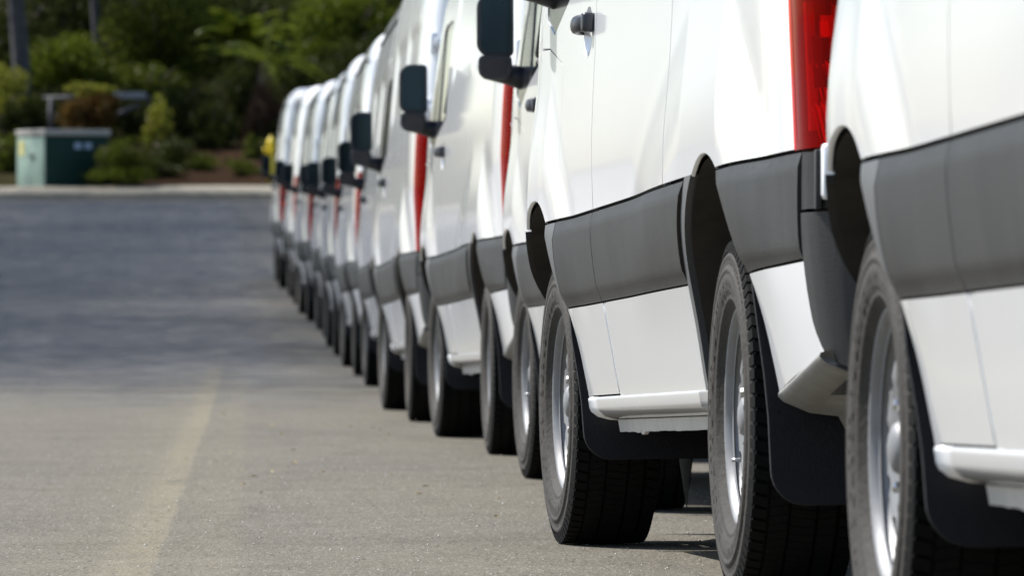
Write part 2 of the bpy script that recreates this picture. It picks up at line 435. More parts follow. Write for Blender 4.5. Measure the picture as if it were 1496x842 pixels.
def far_kerb():
    v = []; f = []; prof = [(-1.0, -.3), (-1.0, -.028), (-.05, -.01), (0, .11), (.03, .14), (.5, .16), (2.7, .33), (2.9, .30), (2.9, -.3)]
    xs = np.arange(-40, 20.1, .5)
    for x in xs:
        dy = .006 * (x + 8) ** 2 * (1 if x < -8 else .3)
        for py, pz in prof: v.append((x, KY + py - dy * .4, G(KY) + pz - .02 * math.sin(x * .3)))
    n = len(prof)
    for j in range(len(xs) - 1):
        for i in range(n - 1):
            b = j * n + i; f.append((b, b + n, b + n + 1, b + 1))
    tag(obj('far_kerb', Geo(v, [q[::-1] for q in f], smooth=False), M['concrete']), kind='structure')
far_kerb()

def mulch_bank():
    v = []; f = []
    xs = np.linspace(-10.5, -2.0, 40); ys = np.linspace(152.7, 160, 26)
    for y in ys:
        for x in xs:
            e = min(1, (x + 10.5) / 1.5, (-2.0 - x) / 1.0 + .02)
            z = far_profile(y) + .10 * e + .06 * math.sin(x * 3.1 + y * 2.3) * math.sin(y * 1.7) * e
            v.append((x, y, z))
    n = len(xs)
    for j in range(len(ys) - 1):
        for i in range(n - 1):
            b = j * n + i; f.append((b, b + 1, b + n + 1, b + n))
    tag(obj('mulch_bank', Geo(v, f), M['mulch']), kind='structure')
mulch_bank()

# ------------------------------------------------------------------ the van
RAKE = .0155                       # unladen vans stand nose down
WR = .387                          # wheel radius
WB = 3.665
AF = (0.0, .387, .545)             # front wheel arch: s, t, radius
AR = (-WB, .330, .575)
SREAR, RC = -4.79, .14             # where the rear corner starts, its radius
SEND = SREAR - RC * math.pi / 2
rk = lambda p: (p[0], p[1], p[2] - RAKE * p[0])

_pt = [.20, .34, .40, .52, .635, .75, .86, 1.0, 1.2, 1.45, 1.8, 2.2, 2.45, 2.6]
_py = [.90, .915, .928, .950, .964, .972, .975, .981, .990, .982, .955, .915, .875, .84]
_tt = np.linspace(.2, 2.6, 481); _yl = np.interp(_tt, _pt, _py)
_kk = np.exp(-.5 * (np.arange(-20, 21) * .005 / .06) ** 2); _kk /= _kk.sum()
_ysm = np.convolve(np.pad(_yl, 20, mode='edge'), _kk, 'valid')
def ss(x, a, b):
    x = min(1, max(0, (x - a) / (b - a))); return x * x * (3 - 2 * x)
def sq(x, a, b):
    x = min(1, max(0, (x - a) / (b - a))); return x ** 3 * (x * (6 * x - 15) + 10)
def Y0(s, t):
    y = float(np.interp(t, _tt, _ysm))
    ds = max(0, (abs(s) if s > -1.9 else (-WB - s if s < -WB else .52 * (s + WB))) - .22)
    w = sq(1.34 - t - .62 * ds, 0, .45) * (1 - sq(ds, .3, .8))
    if -WB < s < 0: w = .5 * sq(1.34 - t, 0, .45) + .5 * w
    y += .037 * w * sq(t, .45, .86) * (1 + .14 * sq(s, -.2, .25))
    if s < -4.35: y -= .018 * ((-4.35 - s) / .4) ** 2
    for a, b in ((-2.78, -1.42), (-4.62, -3.05)):
        y -= .010 * sq(s, a, a + .14) * sq(s, b, b - .14) * sq(t, 1.60, 1.72) * sq(t, 2.16, 2.04)
    if s > .15 and t < .76: y -= .085 * ((.76 - t) / .24) ** 1.6 * sq(s, .15, .45)
    if s > .12: y -= .25 * ((s - .12) / .86) ** 2
    return y
def P(s, t, off=0.0):
    if s >= SREAR: return (s, Y0(s, t) + off, t)
    th = (SREAR - s) / RC
    r = RC + off
    return (SREAR - r * math.sin(th), Y0(SREAR, t) - RC + r * math.cos(th), t)
def Nrm(s, t):
    e = .010
    a = Vector(P(s + e, t)) - Vector(P(s - e, t)); b = Vector(P(s, t + e)) - Vector(P(s, t - e))
    n = b.cross(a); n.normalize()
    return n

def panel(outline, off=0.0, step=.07, depth=.02, holes=(), stepy=None, edge=.003):
    """a sheet pressed to the body surface with returned edges"""
    vo, fo = triang(outline, step, holes, stepy)
    g = Geo(); v = []; n = []
    if callable(off): F = lambda s, t: Vector(P(s, t)) + Nrm(s, t) * off(t)
    for s, t in vo:
        if callable(off):
            e = .005; p = F(s, t); q = (F(s, t + e) - F(s, t - e)).cross(F(s + e, t) - F(s - e, t)).normalized()
        else: q = Nrm(s, t); p = Vector(P(s, t)) + q * off
        v.append(tuple(p)); n.append(tuple(q))
    # find boundary edges
    cnt = {}
    for q in fo:
        for i in range(3):
            e = (q[i], q[(i + 1) % 3]); cnt[e] = 1
    bnd = [e for e in cnt if (e[1], e[0]) not in cnt]
    g.add(v, [q[::-1] for q in fo], n)
    if depth > 0:
        nx = {}
        for a, b in bnd: nx.setdefault(a, []).append(b); nx.setdefault(b, []).append(a)
        rv = []; idx = {}
        for a, b in bnd:
            for i in (a, b):
                if i not in idx:
                    idx[i] = len(rv)
                    q = Vector(n[i]); p = Vector(v[i]); rv.append(tuple(p)); rv.append(tuple(p - q * depth))
        base = len(g.v)
        g.v += rv; g.n += [(0, 0, 0)] * len(rv)
        for a, b in bnd:
            g.f.append((base + idx[a], base + idx[b], base + idx[b] + 1, base + idx[a] + 1))
    return g.map(rk)

def arc(c, t0, t1, dr=0.0, rear=False, n=14):
    """points on a wheel arch between two heights; rear side or front side of the wheel"""
    s0, tc, r = c; r += dr; out = []
    for i in range(n + 1):
        t = t0 + (t1 - t0) * i / n
        d = math.sqrt(max(0, r * r - (t - tc) ** 2))
        out.append((s0 - d if rear else s0 + d, t))
    return out
def arch_top(c, t, dr=0.0, n=22):
    """over the top of the arch from its rear side to its front side at height t"""
    s0, tc, r = c; r += dr; a0 = math.asin((t - tc) / r)
    return [(s0 - r * math.cos(a0 + (math.pi - 2 * a0) * i / n), tc + r * math.sin(a0 + (math.pi - 2 * a0) * i / n)) for i in range(n + 1)]

TB, TM, TS = .862, .633, .385      # band top, band bottom, sill bottom
GUT = 2.45
GP = .0045                         # half of a panel gap

van = empty('cargo_van')
def part(name, g, m, parent=None, both=True, loc=(0, 0, 0), label=None):
    o = obj(name, g, m, parent or van, loc)
    r = None
    if both:
        r = obj(name, g.mirror(), m, (parent.get('_twin') and bpy.data.objects[parent['_twin']]) if parent and parent.get('_twin') else (parent or van), (loc[0], -loc[1], loc[2]))
        o['_twin'] = r.name
    if label: tag(o, label)
    return o

# white upper panels
DF, DR, SM = -.50, -1.272, -2.905
GF = .0012
fend = [(DF + GF, TB + GP)] + arch_top(AF, TB + GP) + [(.62, TB + GP), (.62, .98), (.93, 1.0), (.80, 1.10), (.45, 1.24), (.20, 1.30), (.10, 1.345), (-.12, 1.336), (DF + GF, 1.274)]
fender = part('front_fender', panel(fend, step=.06, depth=.008), M['white'])
win = [(-.24, 1.368), (-.60, 1.44), (-1.175, 1.50), (-1.185, 1.93), (-1.15, 1.965), (-.62, 1.965), (-.50, 1.935), (-.02, 1.46), (-.03, 1.42)]
door_o = [(DR + GP, TB + GP), (DF - GF, TB + GP), (DF - GF, 1.276), (-.13, 1.339), (.085, 1.352), (.09, 1.40), (-.44, 1.965), (-.58, 2.03), (DR + GP, 2.05)]
scoop = [(-1.09 + .095 * math.cos(a), 1.325 + .066 * math.sin(a)) for a in np.linspace(0, 2 * math.pi, 28, endpoint=False)]
door = part('front_door', panel(door_o, step=.06, holes=[win, scoop]), M['white'])
part('side_window', panel([(DR + .09, 1.495), (-.585, 1.438), (-.575, 1.952), (-.62, 1.97), (-1.15, 1.97), (-1.19, 1.935)], off=-.008, depth=0), M['glass'], door)
part('window_sail', panel([(-.235, 1.362), (-.60, 1.435), (-.56, 1.955), (-.49, 1.94), (-.01, 1.465), (-.02, 1.415)], off=-.003, depth=.01), M['gloss_black'], door)
sp = [(SM + GP, TB + GP), (DR - GP, TB + GP), (DR - GP, GUT), (SM + GP, GUT)]
part('side_panel', panel(sp, step=.04), M['white'])
def tailcut(grow=0.0):
    return [(SEND, .858 - grow), (-4.742 - .004 + grow, .862 - grow), (-4.748 + grow, 1.2), (-4.775 + grow, 1.50), (-4.80 + grow, 1.56 + grow), (SEND, 1.575 + grow)]
tc = tailcut(.003)
rq = [(-4.742 + .001, TB + GP)] + [(-4.742 + .001, .9)] + tc[2:] + [(SEND, GUT), (SM - GP, GUT), (SM - GP, TB + GP)] + arch_top(AR, TB + GP)[::-1]
quarter = part('rear_quarter_panel', panel(rq, step=.04, depth=.008), M['white'])
part('roof_edge_panel', panel([(DR - GP, 2.055), (-.60, 2.036), (-.60, 2.10), (-.80, 2.26), (-1.05, 2.40), (DR - GP, GUT)][::-1], step=.06), M['white'])
part('pillar', panel([(.10, 1.352), (.22, 1.31), (.26, 1.33), (-.40, 2.055), (-.58, 2.095), (-.585, 2.035), (-.445, 1.97), (.096, 1.40)], step=.06), M['white'])

for a, b, t0, t1 in ((SM - .012, SM + .012, TB, GUT), (DR - .010, DR + .010, TB, 2.04)) :
    part('joint_seal', panel([(a, t0), (b, t0), (b, t1), (a, t1)], off=-.005, step=.04, depth=0), M['gap'])

# black cladding band
kb = lambda t: .001 + .009 * sq(t, TM - .004, TM + .045) * sq(t, TB + .004, TB - .040)      # moulded: rolled top and bottom edges
b0 = [(DF + GP, TM)] + [(DF + GP, TB - GP)] + [(arc(AF, TB - GP, TB - GP, 0, True, 1)[0])] + arc(AF, TB - GP, TM, 0, True)[1:]
part('arch_trim', panel(b0, off=kb, step=.05), M['trim'])
b1 = [(DR + GP, TM), (DF - GP, TM), (DF - GP, TB - GP), (DR + GP, TB - GP)]
part('door_cladding', panel(b1, off=kb, step=.05, stepy=.016), M['cladding'], door)
b2 = arc(AR, TM, TB - GP, .055) + [(DR - GP, TB - GP), (DR - GP, TM)]
part('side_cladding', panel(b2, off=kb, step=.05, stepy=.016), M['cladding'])
b2t = arc(AR, .36, TB + .004, .0) + arc(AR, TB + .004, .36, .050)
part('arch_trim', panel(b2t, off=.002, step=.04, depth=.02), M['trim'])
def bump_edge(t):                                      # curved joint between cladding and rear bumper
    return -4.80 + .035 * math.sin((t - .45) / .42 * math.pi) - .02 * (t - .6)
b3 = [(bump_edge(TM), TM + .012)] + [(bump_edge(t), t) for t in np.linspace(TM + .03, TB - GP, 8)] + [(-4.10, TB - GP)] + arc(AR, TB - GP, TM, 0, True)
b3[0] = (bump_edge(TM), TM + .012)
part('rear_cladding', panel(b3, off=kb, step=.05, stepy=.016), M['cladding'])

# lower white panels
w0 = arc(AF, TM - GP, TS, .006, True)[::-1] + [(-.615, TM - GP)][:0]
w0 = arc(AF, TS, TM - GP, .010, True) + arc(AF, TM - GP, TS, .060, True)
part('sill_end', panel(w0, step=.05), M['white'])
w1 = [(DR + .007, TS + .014)] + [(DR + .007, TM - GP)] + arc(AF, TM - GP, TS + .014, .066, True)
part('door_lower_panel', panel(w1[::-1], step=.05), M['white'], door)
part('sill_post', panel([(DR - .078, TS), (DR - .004, TS), (DR - .004, TM - GP), (DR - .062, TM - GP)], off=-.002, step=.04), M['white'])
w2 = [(DR - .086, TS), (DR - .070, TM - GP)] + arc(AR, TM - GP, TS, .105)
part('side_lower_panel', panel(w2, step=.06), M['white'])
w2b = arc(AR, TM - GP, TS, .10) + arc(AR, TS, TM - GP, .045)
part('sill_end', panel(w2b, step=.04), M['white'])
w3 = arc(AR, TS - .005, TM - GP, .006, True) + [(bump_edge(TM), TM + .006), (bump_edge(.55), .55), (-4.84, .45)]
part('rear_lower_panel', panel(w3, step=.05), M['white'])

# sill rails
def rail(s0, s1, prof, z0=0.0, z1=0.0, n=12):
    g = Geo(); v = []; f = []; m = len(prof)
    for i in range(n + 1):
        s = s0 + (s1 - s0) * i / n; dz = z0 + (z1 - z0) * i / n
        for y, z in prof: v.append((s, y, z + dz))
    for i in range(n):
        for k in range(m - 1):
            a = i * m + k; f.append((a, a + 1, a + m + 1, a + m))
    f += [tuple(range(m)), tuple(n * m + k for k in range(m))[::-1]]
    if s1 < s0: f = [q[::-1] for q in f]
    return Geo(v, f).map(rk)
railp = [(.9240, .395), (.9290, .392), (.9300, .388), (.9290, .384), (.9270, .368), (.922, .357), (.905, .344), (.875, .336), (.80, .331)]
part('sill_rail', rail(-.56, -3.12, railp), M['white'])
def flange():
    g = Geo(); v = []; n = 60; rr = random.Random(3)
    for i in range(n + 1):
        s = -.80 + (-3.10 + .80) * i / n
        b = .302 + .003 * rr.random() - (.010 * rr.random() if 9 < i < 15 else 0)
        for y, z in ((.878, .335), (.872, b), (.862, b), (.858, .335)): v.append((s, y, z))
    f = []
    for i in range(n):
        for k in range(3):
            a = i * 4 + k; f.append((a, a + 1, a + 5, a + 4))
    f += [(0, 1, 2, 3), (n * 4 + 3, n * 4 + 2, n * 4 + 1, n * 4)]
    return Geo(v, [q[::-1] for q in f], smooth=False).map(rk)
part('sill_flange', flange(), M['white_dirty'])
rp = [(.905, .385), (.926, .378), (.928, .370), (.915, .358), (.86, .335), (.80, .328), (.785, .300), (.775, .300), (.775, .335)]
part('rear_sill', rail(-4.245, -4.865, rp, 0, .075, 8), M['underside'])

# wheel arch liners and mud flaps
def liner(c, r_in):
    s0, t0, r = c; g = Geo(); v = []; f = []; n = 30; ys = (.60, .80, .985)
    for i in range(n + 1):
        a = math.pi * (.07 + .70 * i / n)
        sx, tx = s0 + (r - r_in) * math.cos(a), t0 + (r - r_in) * math.sin(a)
        for y in ys: v.append((sx, y if y < .9 else Y0(sx, tx) - .012, tx))
    m = len(ys)
    for i in range(n):
        for k in range(m - 1):
            q = i * m + k; f.append((q, q + 1, q + m + 1, q + m))
    g.add(v, f)
    cv = [(s0, .60, t0 - .3)] + [v[i * m] for i in range(n + 1)]
    g.add(cv, [(0, i + 1, i + 2) for i in range(n)])
    return g.map(rk)
part('wheel_arch_liner', liner(AF, .012), M['dark'])
part('wheel_arch_liner', liner(AR, .012), M['dark'])
def lipgeo(c):
    """white returned flange round the top of the arch"""
    pts = arch_top(c, TB + .003, 0, 26); v = []; f = []
    for s, t in pts:
        y = Y0(s, t)
        nx, nz = (s - c[0]) / c[2], (t - c[1]) / c[2]
        for dy, dr in ((.0005, .0), (-.002, -.003), (-.008, -.004)):
            v.append((s + nx * dr, y + dy, t + nz * dr))
    for i in range(len(pts) - 1):
        for k in range(2):
            a = i * 3 + k; f.append((a, a + 1, a + 4, a + 3))
    return Geo(v, f).map(rk)
part('arch_lip', lipgeo(AF), M['white'], fender)
part('arch_lip', lipgeo(AR), M['white'], quarter)

def flap_geo(x, z0, z1, outer, yin, th=.014, lean=.03, rad=.075):
    zs = [o[1] for o in outer]
    out = list(outer)                                   # (y,z) from the top down the outer edge
    yb = float(np.interp(z0 + rad, zs[::-1], [o[0] for o in outer][::-1]))
    pts = [p for p in out if p[1] > z0 + rad] + [(yb - rad + rad * math.cos(a), z0 + rad - rad * math.sin(a)) for a in np.linspace(0, math.pi / 2, 8)]
    pts += [(yin + .05, z0 + .003), (yin, z0 + .03), (yin, z1)]
    g = Geo(); n = len(pts); xx = lambda z: x - lean * (z1 - z) / (z1 - z0)
    bev = .004
    c = np.mean(pts, axis=0)
    ins = [(p[0] + (c[0] - p[0]) * .012, p[1] + (c[1] - p[1]) * .012) for p in pts]
    v = [(xx(z) + th, y, z) for y, z in pts] + [(xx(z) + .003, y, z) for y, z in pts] + [(xx(z), y, z) for y, z in ins]
    f = [(i, (i + 1) % n, n + (i + 1) % n, n + i) for i in range(n)] + [(n + i, n + (i + 1) % n, 2 * n + (i + 1) % n, 2 * n + i) for i in range(n)]
    f += [tuple(range(2 * n, 3 * n)), tuple(range(n))[::-1]]
    g.add(v, f); g.smooth = False
    return g.map(rk)
part('mud_flap', flap_geo(-.47, .230, .80, [(.978, .80), (.975, .66), (.966, .55), (.952, .46), (.942, .38), (.937, .30), (.935, .20)], .56, lean=.05), M['flap'])
part('mud_flap', flap_geo(-WB - .50, .140, .74, [(.975, .74), (.972, .60), (.960, .50), (.950, .42), (.942, .33), (.938, .22), (.936, .10)], .56, lean=.05), M['flap'])

# tail lights
tl = part('tail_light', panel([(-4.742 - .002, .863)] + tailcut(0)[2:] + [(SEND, .866)], off=.004, step=.04, depth=.05), M['lens'])
part('lamp_housing', panel([(-4.742 - .004, .866)] + tailcut(-.004)[2:] + [(SEND - .0, .87)], off=-.034, step=.05, depth=0), M['lamp_back'], tl)
def lampbit(s0, s1, t0, t1, off, m, name, step=.03):
    part(name, panel([(s0, t0), (s1, t0), (s1, t1), (s0, t1)][::-1] if s0 < s1 else [(s0, t0), (s0, t1), (s1, t1), (s1, t0)], off=off, step=step, depth=.02), m, tl)
lampbit(-4.900, -4.870, 1.13, 1.54, -.008, M['lamp_dark'], 'dark_light_guide')
for k in range(11):
    for s_ in (-4.818, -4.842): lampbit(s_ - .006, s_ + .006, 1.17 + k * .033, 1.188 + k * .033, -.006, M['lamp_dark'], 'led_cell', .02)
lampbit(-4.826, -4.812, .90, 1.16, -.012, M['lamp_amber'], 'light_guide')
lampbit(-4.885, -4.850, .985, 1.09, -.012, M['lamp_dark'], 'reflector')
lampbit(-4.975, -4.910, 1.235, 1.50, -.016, M['lamp_bright'], 'reflector')
lampbit(-4.905, -4.880, 1.085, 1.118, -.012, M['lamp_bright'], 'reflector')
disc = [(-4.930 + .019 * math.cos(a), 1.172 + .024 * math.sin(a)) for a in np.linspace(0, 2 * math.pi, 16, endpoint=False)]
part('bulb_socket', panel(disc, off=-.007, step=.02, depth=.015), M['lamp_dark'], tl)
def facet(s0, s1, t0, t1):
    g = Geo(); n = 7
    for k in range(n):
        a = s0 + (s1 - s0) * k / n; b = s0 + (s1 - s0) * (k + .75) / n
        q = [P(a, t0, -.034), P(b, t0, -.030), P(b - .01, t1, -.010), P(a + .005, t1 + .012, -.016)]
        g.add(q, [(0, 1, 2, 3)])
    g.smooth = False; return g.map(rk)
part('reflector', facet(-4.82, -4.97, .955, 1.03), M['lamp_bright'], tl)
part('reflector', facet(-4.80, -4.96, .875, .945), M['lamp_bright'], tl)
lampbit(-4.985, -4.945, 1.30, 1.42, .006, M['lamp_clear'], 'reverse_lamp')

# rear end
XR = SREAR - RC
def rear_face(y0, y1, t0, t1, off, ny=6, nt=10):
    v = []; f = []
    for j in range(nt + 1):
        t = t0 + (t1 - t0) * j / nt
        ymax = Y0(SREAR, t) - RC
        for i in range(ny + 1):
            y = y0 + (min(y1, ymax) - y0) * i / ny if y1 > .5 else y0 + (y1 - y0) * i / ny
            v.append((XR - off, y, t))
    for j in range(nt):
        for i in range(ny):
            b = j * (ny + 1) + i; f.append((b, b + 1, b + ny + 2, b + ny + 1))
    n = len(v); v2 = [(x + .03, y, z) for x, y, z in v]
    rim = list(range(ny + 1)) + [j * (ny + 1) + ny for j in range(1, nt + 1)] + [nt * (ny + 1) + i for i in range(ny - 1, -1, -1)] + [j * (ny + 1) for j in range(nt - 1, 0, -1)]
    fr = [(rim[k], n + rim[k], n + rim[(k + 1) % len(rim)], rim[(k + 1) % len(rim)]) for k in range(len(rim))]
    g = Geo(v + v2, f + fr, smooth=False); return g.map(rk)
rdoor = part('rear_door', rear_face(.004, .9, .62, 2.44, .006), M['white'])
for t in (.815, 1.62, 1.98):
    yb = Y0(SREAR, t) - .038
    hb = box((XR + .030, yb, t), (.05, .030, .115), bev=.012).join(box((XR - .006, yb - .045, t), (.025, .07, .05), bev=.008)); hb.smooth = True
    part('hinge', hb.map(rk), M['white'], rdoor)
part('hinge_recess', box((XR + .058, Y0(SREAR, .815) - .020, .80), (.03, .012, .12), bev=.003).map(rk), M['gap'], rdoor)
rb = part('rear_bumper_corner', panel([(bump_edge(t) - .010, t) for t in np.linspace(.743, TB - GP, 6)] + [(SEND, TB - GP - .004), (SEND, .742)], off=.003, step=.04, depth=.03), M['cladding'])
rb2 = [(bump_edge(t) - .010, t) for t in np.linspace(.52, .736, 8)][::-1] + [(-4.845, .44), (-4.90, .425), (SEND, .42), (SEND, .736)]
part('rear_bumper_end', panel(rb2, off=.005, step=.04, depth=.03), M['cladding'])
def bump_bar():
    g = Geo(); v = []; prof = [(XR + .02, .42), (XR - .05, .44), (XR - .065, .50), (XR - .055, .60), (XR - .02, .615), (XR + .02, .615)]
    n = len(prof); f = []
    ys = np.linspace(-.86, .86, 14)
    for y in ys:
        k = .03 * max(0, (abs(y) - .7) / .16) ** 2
        for x, z in prof: v.append((x + k, y, z))
    for i in range(len(ys) - 1):
        for j in range(n - 1):
            a = i * n + j; f.append((a, a + 1, a + n + 1, a + n))
    return Geo(v, f + [tuple(range(n))[::-1], tuple(range(len(v) - n, len(v)))]).map(rk)
part('rear_bumper', bump_bar(), M['cladding'], both=False)

# roof: gutter, side roll, crown; it falls away to the windscreen over the cab
def roof_geo():
    st = list(np.linspace(-4.90, -1.3, 30)) + [-1.2, -1.1, -1.0, -.9, -.8, -.72, -.64, -.58]
    v = []; f = []; m = 0
    for s in st:
        if s <= -1.27: zg, rh = GUT, .26
        else:
            q = (s + 1.27) / .69; zg = GUT - (GUT - 2.10) * q ** 1.5; rh = .26 - .15 * q ** 1.3
        sd = 1.0
        if s < -4.75: rh *= math.sqrt(max(.05, 1 - ((-4.75 - s) / .19) ** 2))
        yb = Y0(max(s, SREAR), zg) - (0 if s > SREAR else RC * (1 - math.sqrt(max(0, 1 - ((SREAR - s) / RC) ** 2))))
        row = [(s, yb + .004, zg + .003), (s, yb - .010, zg + .012)]
        for k in range(1, 9):
            a = math.pi / 2 * k / 8; row.append((s, yb - .012 - .20 * (1 - math.cos(a)), zg + .012 + (rh - .03) * math.sin(a)))
        yi = row[-1][1]; zi = row[-1][2]
        for k in range(1, 6): row.append((s, yi * (1 - k / 5), zi + .02 * (1 - (1 - k / 5) ** 2)))
        row += [(x, -y, z) for x, y, z in row[-2::-1]]
        m = len(row); v += row
    for i in range(len(st) - 1):
        for k in range(m - 1):
            a = i * m + k; f.append((a, a + 1, a + m + 1, a + m))
    e = list(range(m)); f.append(tuple(e))
    return Geo(v, f).map(rk)
roof = part('roof', roof_geo(), M['white'], both=False)
part('drip_rail', rail(-1.30, -4.78, [(.874, 2.446), (.890, 2.450), (.890, 2.456), (.872, 2.462)], n=30), M['cladding'], roof)

# cab front
def grid(fn, nu, nv):
    v = [fn(i / nu, j / nv) for j in range(nv + 1) for i in range(nu + 1)]
    f = [(j * (nu + 1) + i, j * (nu + 1) + i + 1, (j + 1) * (nu + 1) + i + 1, (j + 1) * (nu + 1) + i) for j in range(nv) for i in range(nu)]
    return Geo(v, f)
def wind(u, w):
    y = (u * 2 - 1); t = 1.33 + (2.12 - 1.33) * w
    hw = Y0(0, t) - .02; s = .27 - .86 * w + .12 * (1 - y * y) * (1 - .6 * w)
    return rk((s, y * hw, t))
part('windscreen', grid(wind, 16, 12), M['glass'], both=False)
def hood(u, w):
    y = u * 2 - 1; s = .25 + (.94 - .25) * w + .05 * (1 - y * y)
    hw = Y0(min(s, .9), 1.1) - .015; t = 1.335 - .30 * w - .06 * w * w + .04 * (1 - y * y)
    return rk((s, y * hw, t))
part('bonnet', grid(lambda u, w: hood(1 - u, w), 16, 10), M['white'], both=False)
def nose(t0, t1, ex):
    def fn(u, w):
        y = u * 2 - 1; t = t0 + (t1 - t0) * w
        s = .93 + ex - .0 + .07 * (1 - y * y) - .03 * w
        return rk((s, y * .76, t))
    return fn
part('grille', grid(nose(.72, 1.0, .0), 12, 6), M['gloss_black'], both=False)
part('front_bumper', grid(nose(.30, .73, .03), 12, 6), M['cladding'], both=False)
gs = Geo()
for k in range(4): gs.join(box((1.0, 0, .78 + k * .055), (.03, 1.0, .018)).map(rk))
part('grille_bar', gs, M['cladding'], both=False)
part('headlight', panel([(.625, .868), (.95, .868), (.95, .99), (.625, .975)], off=.0, step=.05), M['headlamp'])
part('front_bumper_end', panel([(.60, TB - GP)] + [(.96, TB - GP), (.97, .60), (.94, .48), (.60, .50)] + arc(AF, .52, TB - GP, .0)[:], off=.004, step=.05, depth=.03), M['cladding'])

# dark inner body behind the joints, floor and axles
core = [(SEND, .45), (SEND, 2.44), (-1.25, 2.44), (-.6, 2.08), (.20, 1.31), (.45, 1.22), (.85, 1.0), (.85, .45)] + [(.55, .45)] + arch_top((AF[0], AF[1], AF[2]), .45) [::-1] + arch_top((AR[0], AR[1], AR[2]), .45)[::-1]
corew = panel(core[::-1], off=-.030, step=.12, depth=0, holes=[[(a + .0, b) for a, b in win]])
part('inner_body', corew, M['gap'])
fl = Geo()
for a, b in ((-3.02, -.62), (-4.80, -4.30)): fl.join(box(((a + b) / 2, 0, .43), (b - a, 1.72, .12)))
fl.join(box((-2.0, 0, .50), (5.6, 1.18, .20))).join(box((.15, 0, .44), (1.5, 1.16, .34)))
part('underbody', fl.map(rk), M['dark'], both=False)
for xx in (0, -WB):
    part('axle', tube([(xx, -.72, WR - .02), (xx, .72, WR - .02)], .055, 10), M['metal_dark'], both=False)
part('cab_interior', box((-.85, 0, 1.15), (.7, 1.5, 1.1)).join(box((-1.28, 0, 1.5), (.03, 1.7, 1.5))).map(rk), M['gap'], both=False)

# handle with a scooped recess
def handle_geo():
    pts = [(-1.185, 0), (-1.16, .028), (-1.10, .036), (-1.04, .034), (-1.0, .020), (-.985, 0)]
    v = []; f = []; n = 12
    for s, d in pts:
        y = Y0(s, 1.335) + d - .004; ry = .012 if 0 < pts.index((s, d)) < 5 else .008; rz = .022
        for k in range(n):
            a = 2 * math.pi * k / n; v.append((s, y + ry * math.cos(a), 1.345 + rz * math.sin(a)))
    for i in range(len(pts) - 1):
        for k in range(n):
            f.append((i * n + k, i * n + (k + 1) % n, (i + 1) * n + (k + 1) % n, (i + 1) * n + k))
    f += [tuple(range(n))[::-1], tuple((len(pts) - 1) * n + k for k in range(n))]
    g = Geo(v, f); g.join(box((-1.205, Y0(-1.2, 1.34) + .014, 1.343), (.05, .034, .050), bev=.010))
    return g.map(rk)
part('door_handle', handle_geo(), M['mirror_case'], door)
def dish():
    v = []; f = []; n = 28; rings = 5
    for r in range(rings + 1):
        q = r / rings
        for k in range(n):
            a = 2 * math.pi * k / n; s = -1.09 + .095 * q * math.cos(a); t = 1.325 + .066 * q * math.sin(a)
            p = Vector(P(s, t)) + Nrm(s, t) * (.0004 - .024 * max(0, 1 - q ** 2.6)); v.append(tuple(p))
    for r in range(rings):
        for k in range(n):
            a = r * n + k; b = r * n + (k + 1) % n; f.append((a, b, b + n, a + n))
    return Geo(v, [q[::-1] for q in f]).map(rk)
part('handle_recess', dish(), M['white'], door)

# mirror
def rrect(y0, y1, z0, z1, r, n=5):
    out = []
    for cy, cz, a0 in ((y1 - r[0], z1 - r[0], 0), (y0 + r[1], z1 - r[1], 90), (y0 + r[2], z0 + r[2], 180), (y1 - r[3], z0 + r[3], 270)):
        rr = r[len(out) // (n + 1)]
        for k in range(n + 1):
            a = R(a0 + 90 * k / n); out.append((cy + rr * math.cos(a), cz + rr * math.sin(a)))
    return out
def mir_case(y0, y1, z0, z1, xb, depth, r, taper=.78):
    o = rrect(y0, y1, z0, z1, r); n = len(o); v = []; f = []
    cy, cz = (y0 + y1) / 2, (z0 + z1) / 2
    for dx, sc in ((0, .93), (0, 1.0), (.02, 1.015), (depth * .55, .97), (depth * .9, taper), (depth, taper * .6)):
        for y, z in o: v.append((xb + dx, cy + (y - cy) * sc, cz + (z - cz) * sc))
    for i in range(5):
        for k in range(n): f.append((i * n + k, i * n + (k + 1) % n, (i + 1) * n + (k + 1) % n, (i + 1) * n + k))
    f.append(tuple(5 * n + k for k in range(n))); f.append(tuple(range(n))[::-1])
    return Geo(v, f)
mc = mir_case(1.005, 1.140, 1.565, 1.80, -.20, .14, (.055, .02, .02, .05))
mc.join(mir_case(1.012, 1.135, 1.480, 1.568, -.215, .15, (.02, .02, .03, .04)))
mc.join(tube([(-.12, 1.10, 1.525), (-.13, 1.02, 1.50), (-.16, .93, 1.475)], [.042, .038, .048], 12))
mirror = part('side_mirror', mc.map(rk), M['mirror_case'])
o = rrect(1.016, 1.127, 1.577, 1.789, (.04, .015, .015, .035)); part('mirror_glass', Geo([(-.203, y, z) for y, z in o], [tuple(range(len(o)))[::-1]], smooth=False).map(rk), M['mirror_glass'], mirror)
o = rrect(1.022, 1.124, 1.492, 1.556, (.02, .012, .02, .03)); part('wide_angle_glass', Geo([(-.218, y, z) for y, z in o], [tuple(range(len(o)))[::-1]], smooth=False).map(rk), M['wide_glass'], mirror)

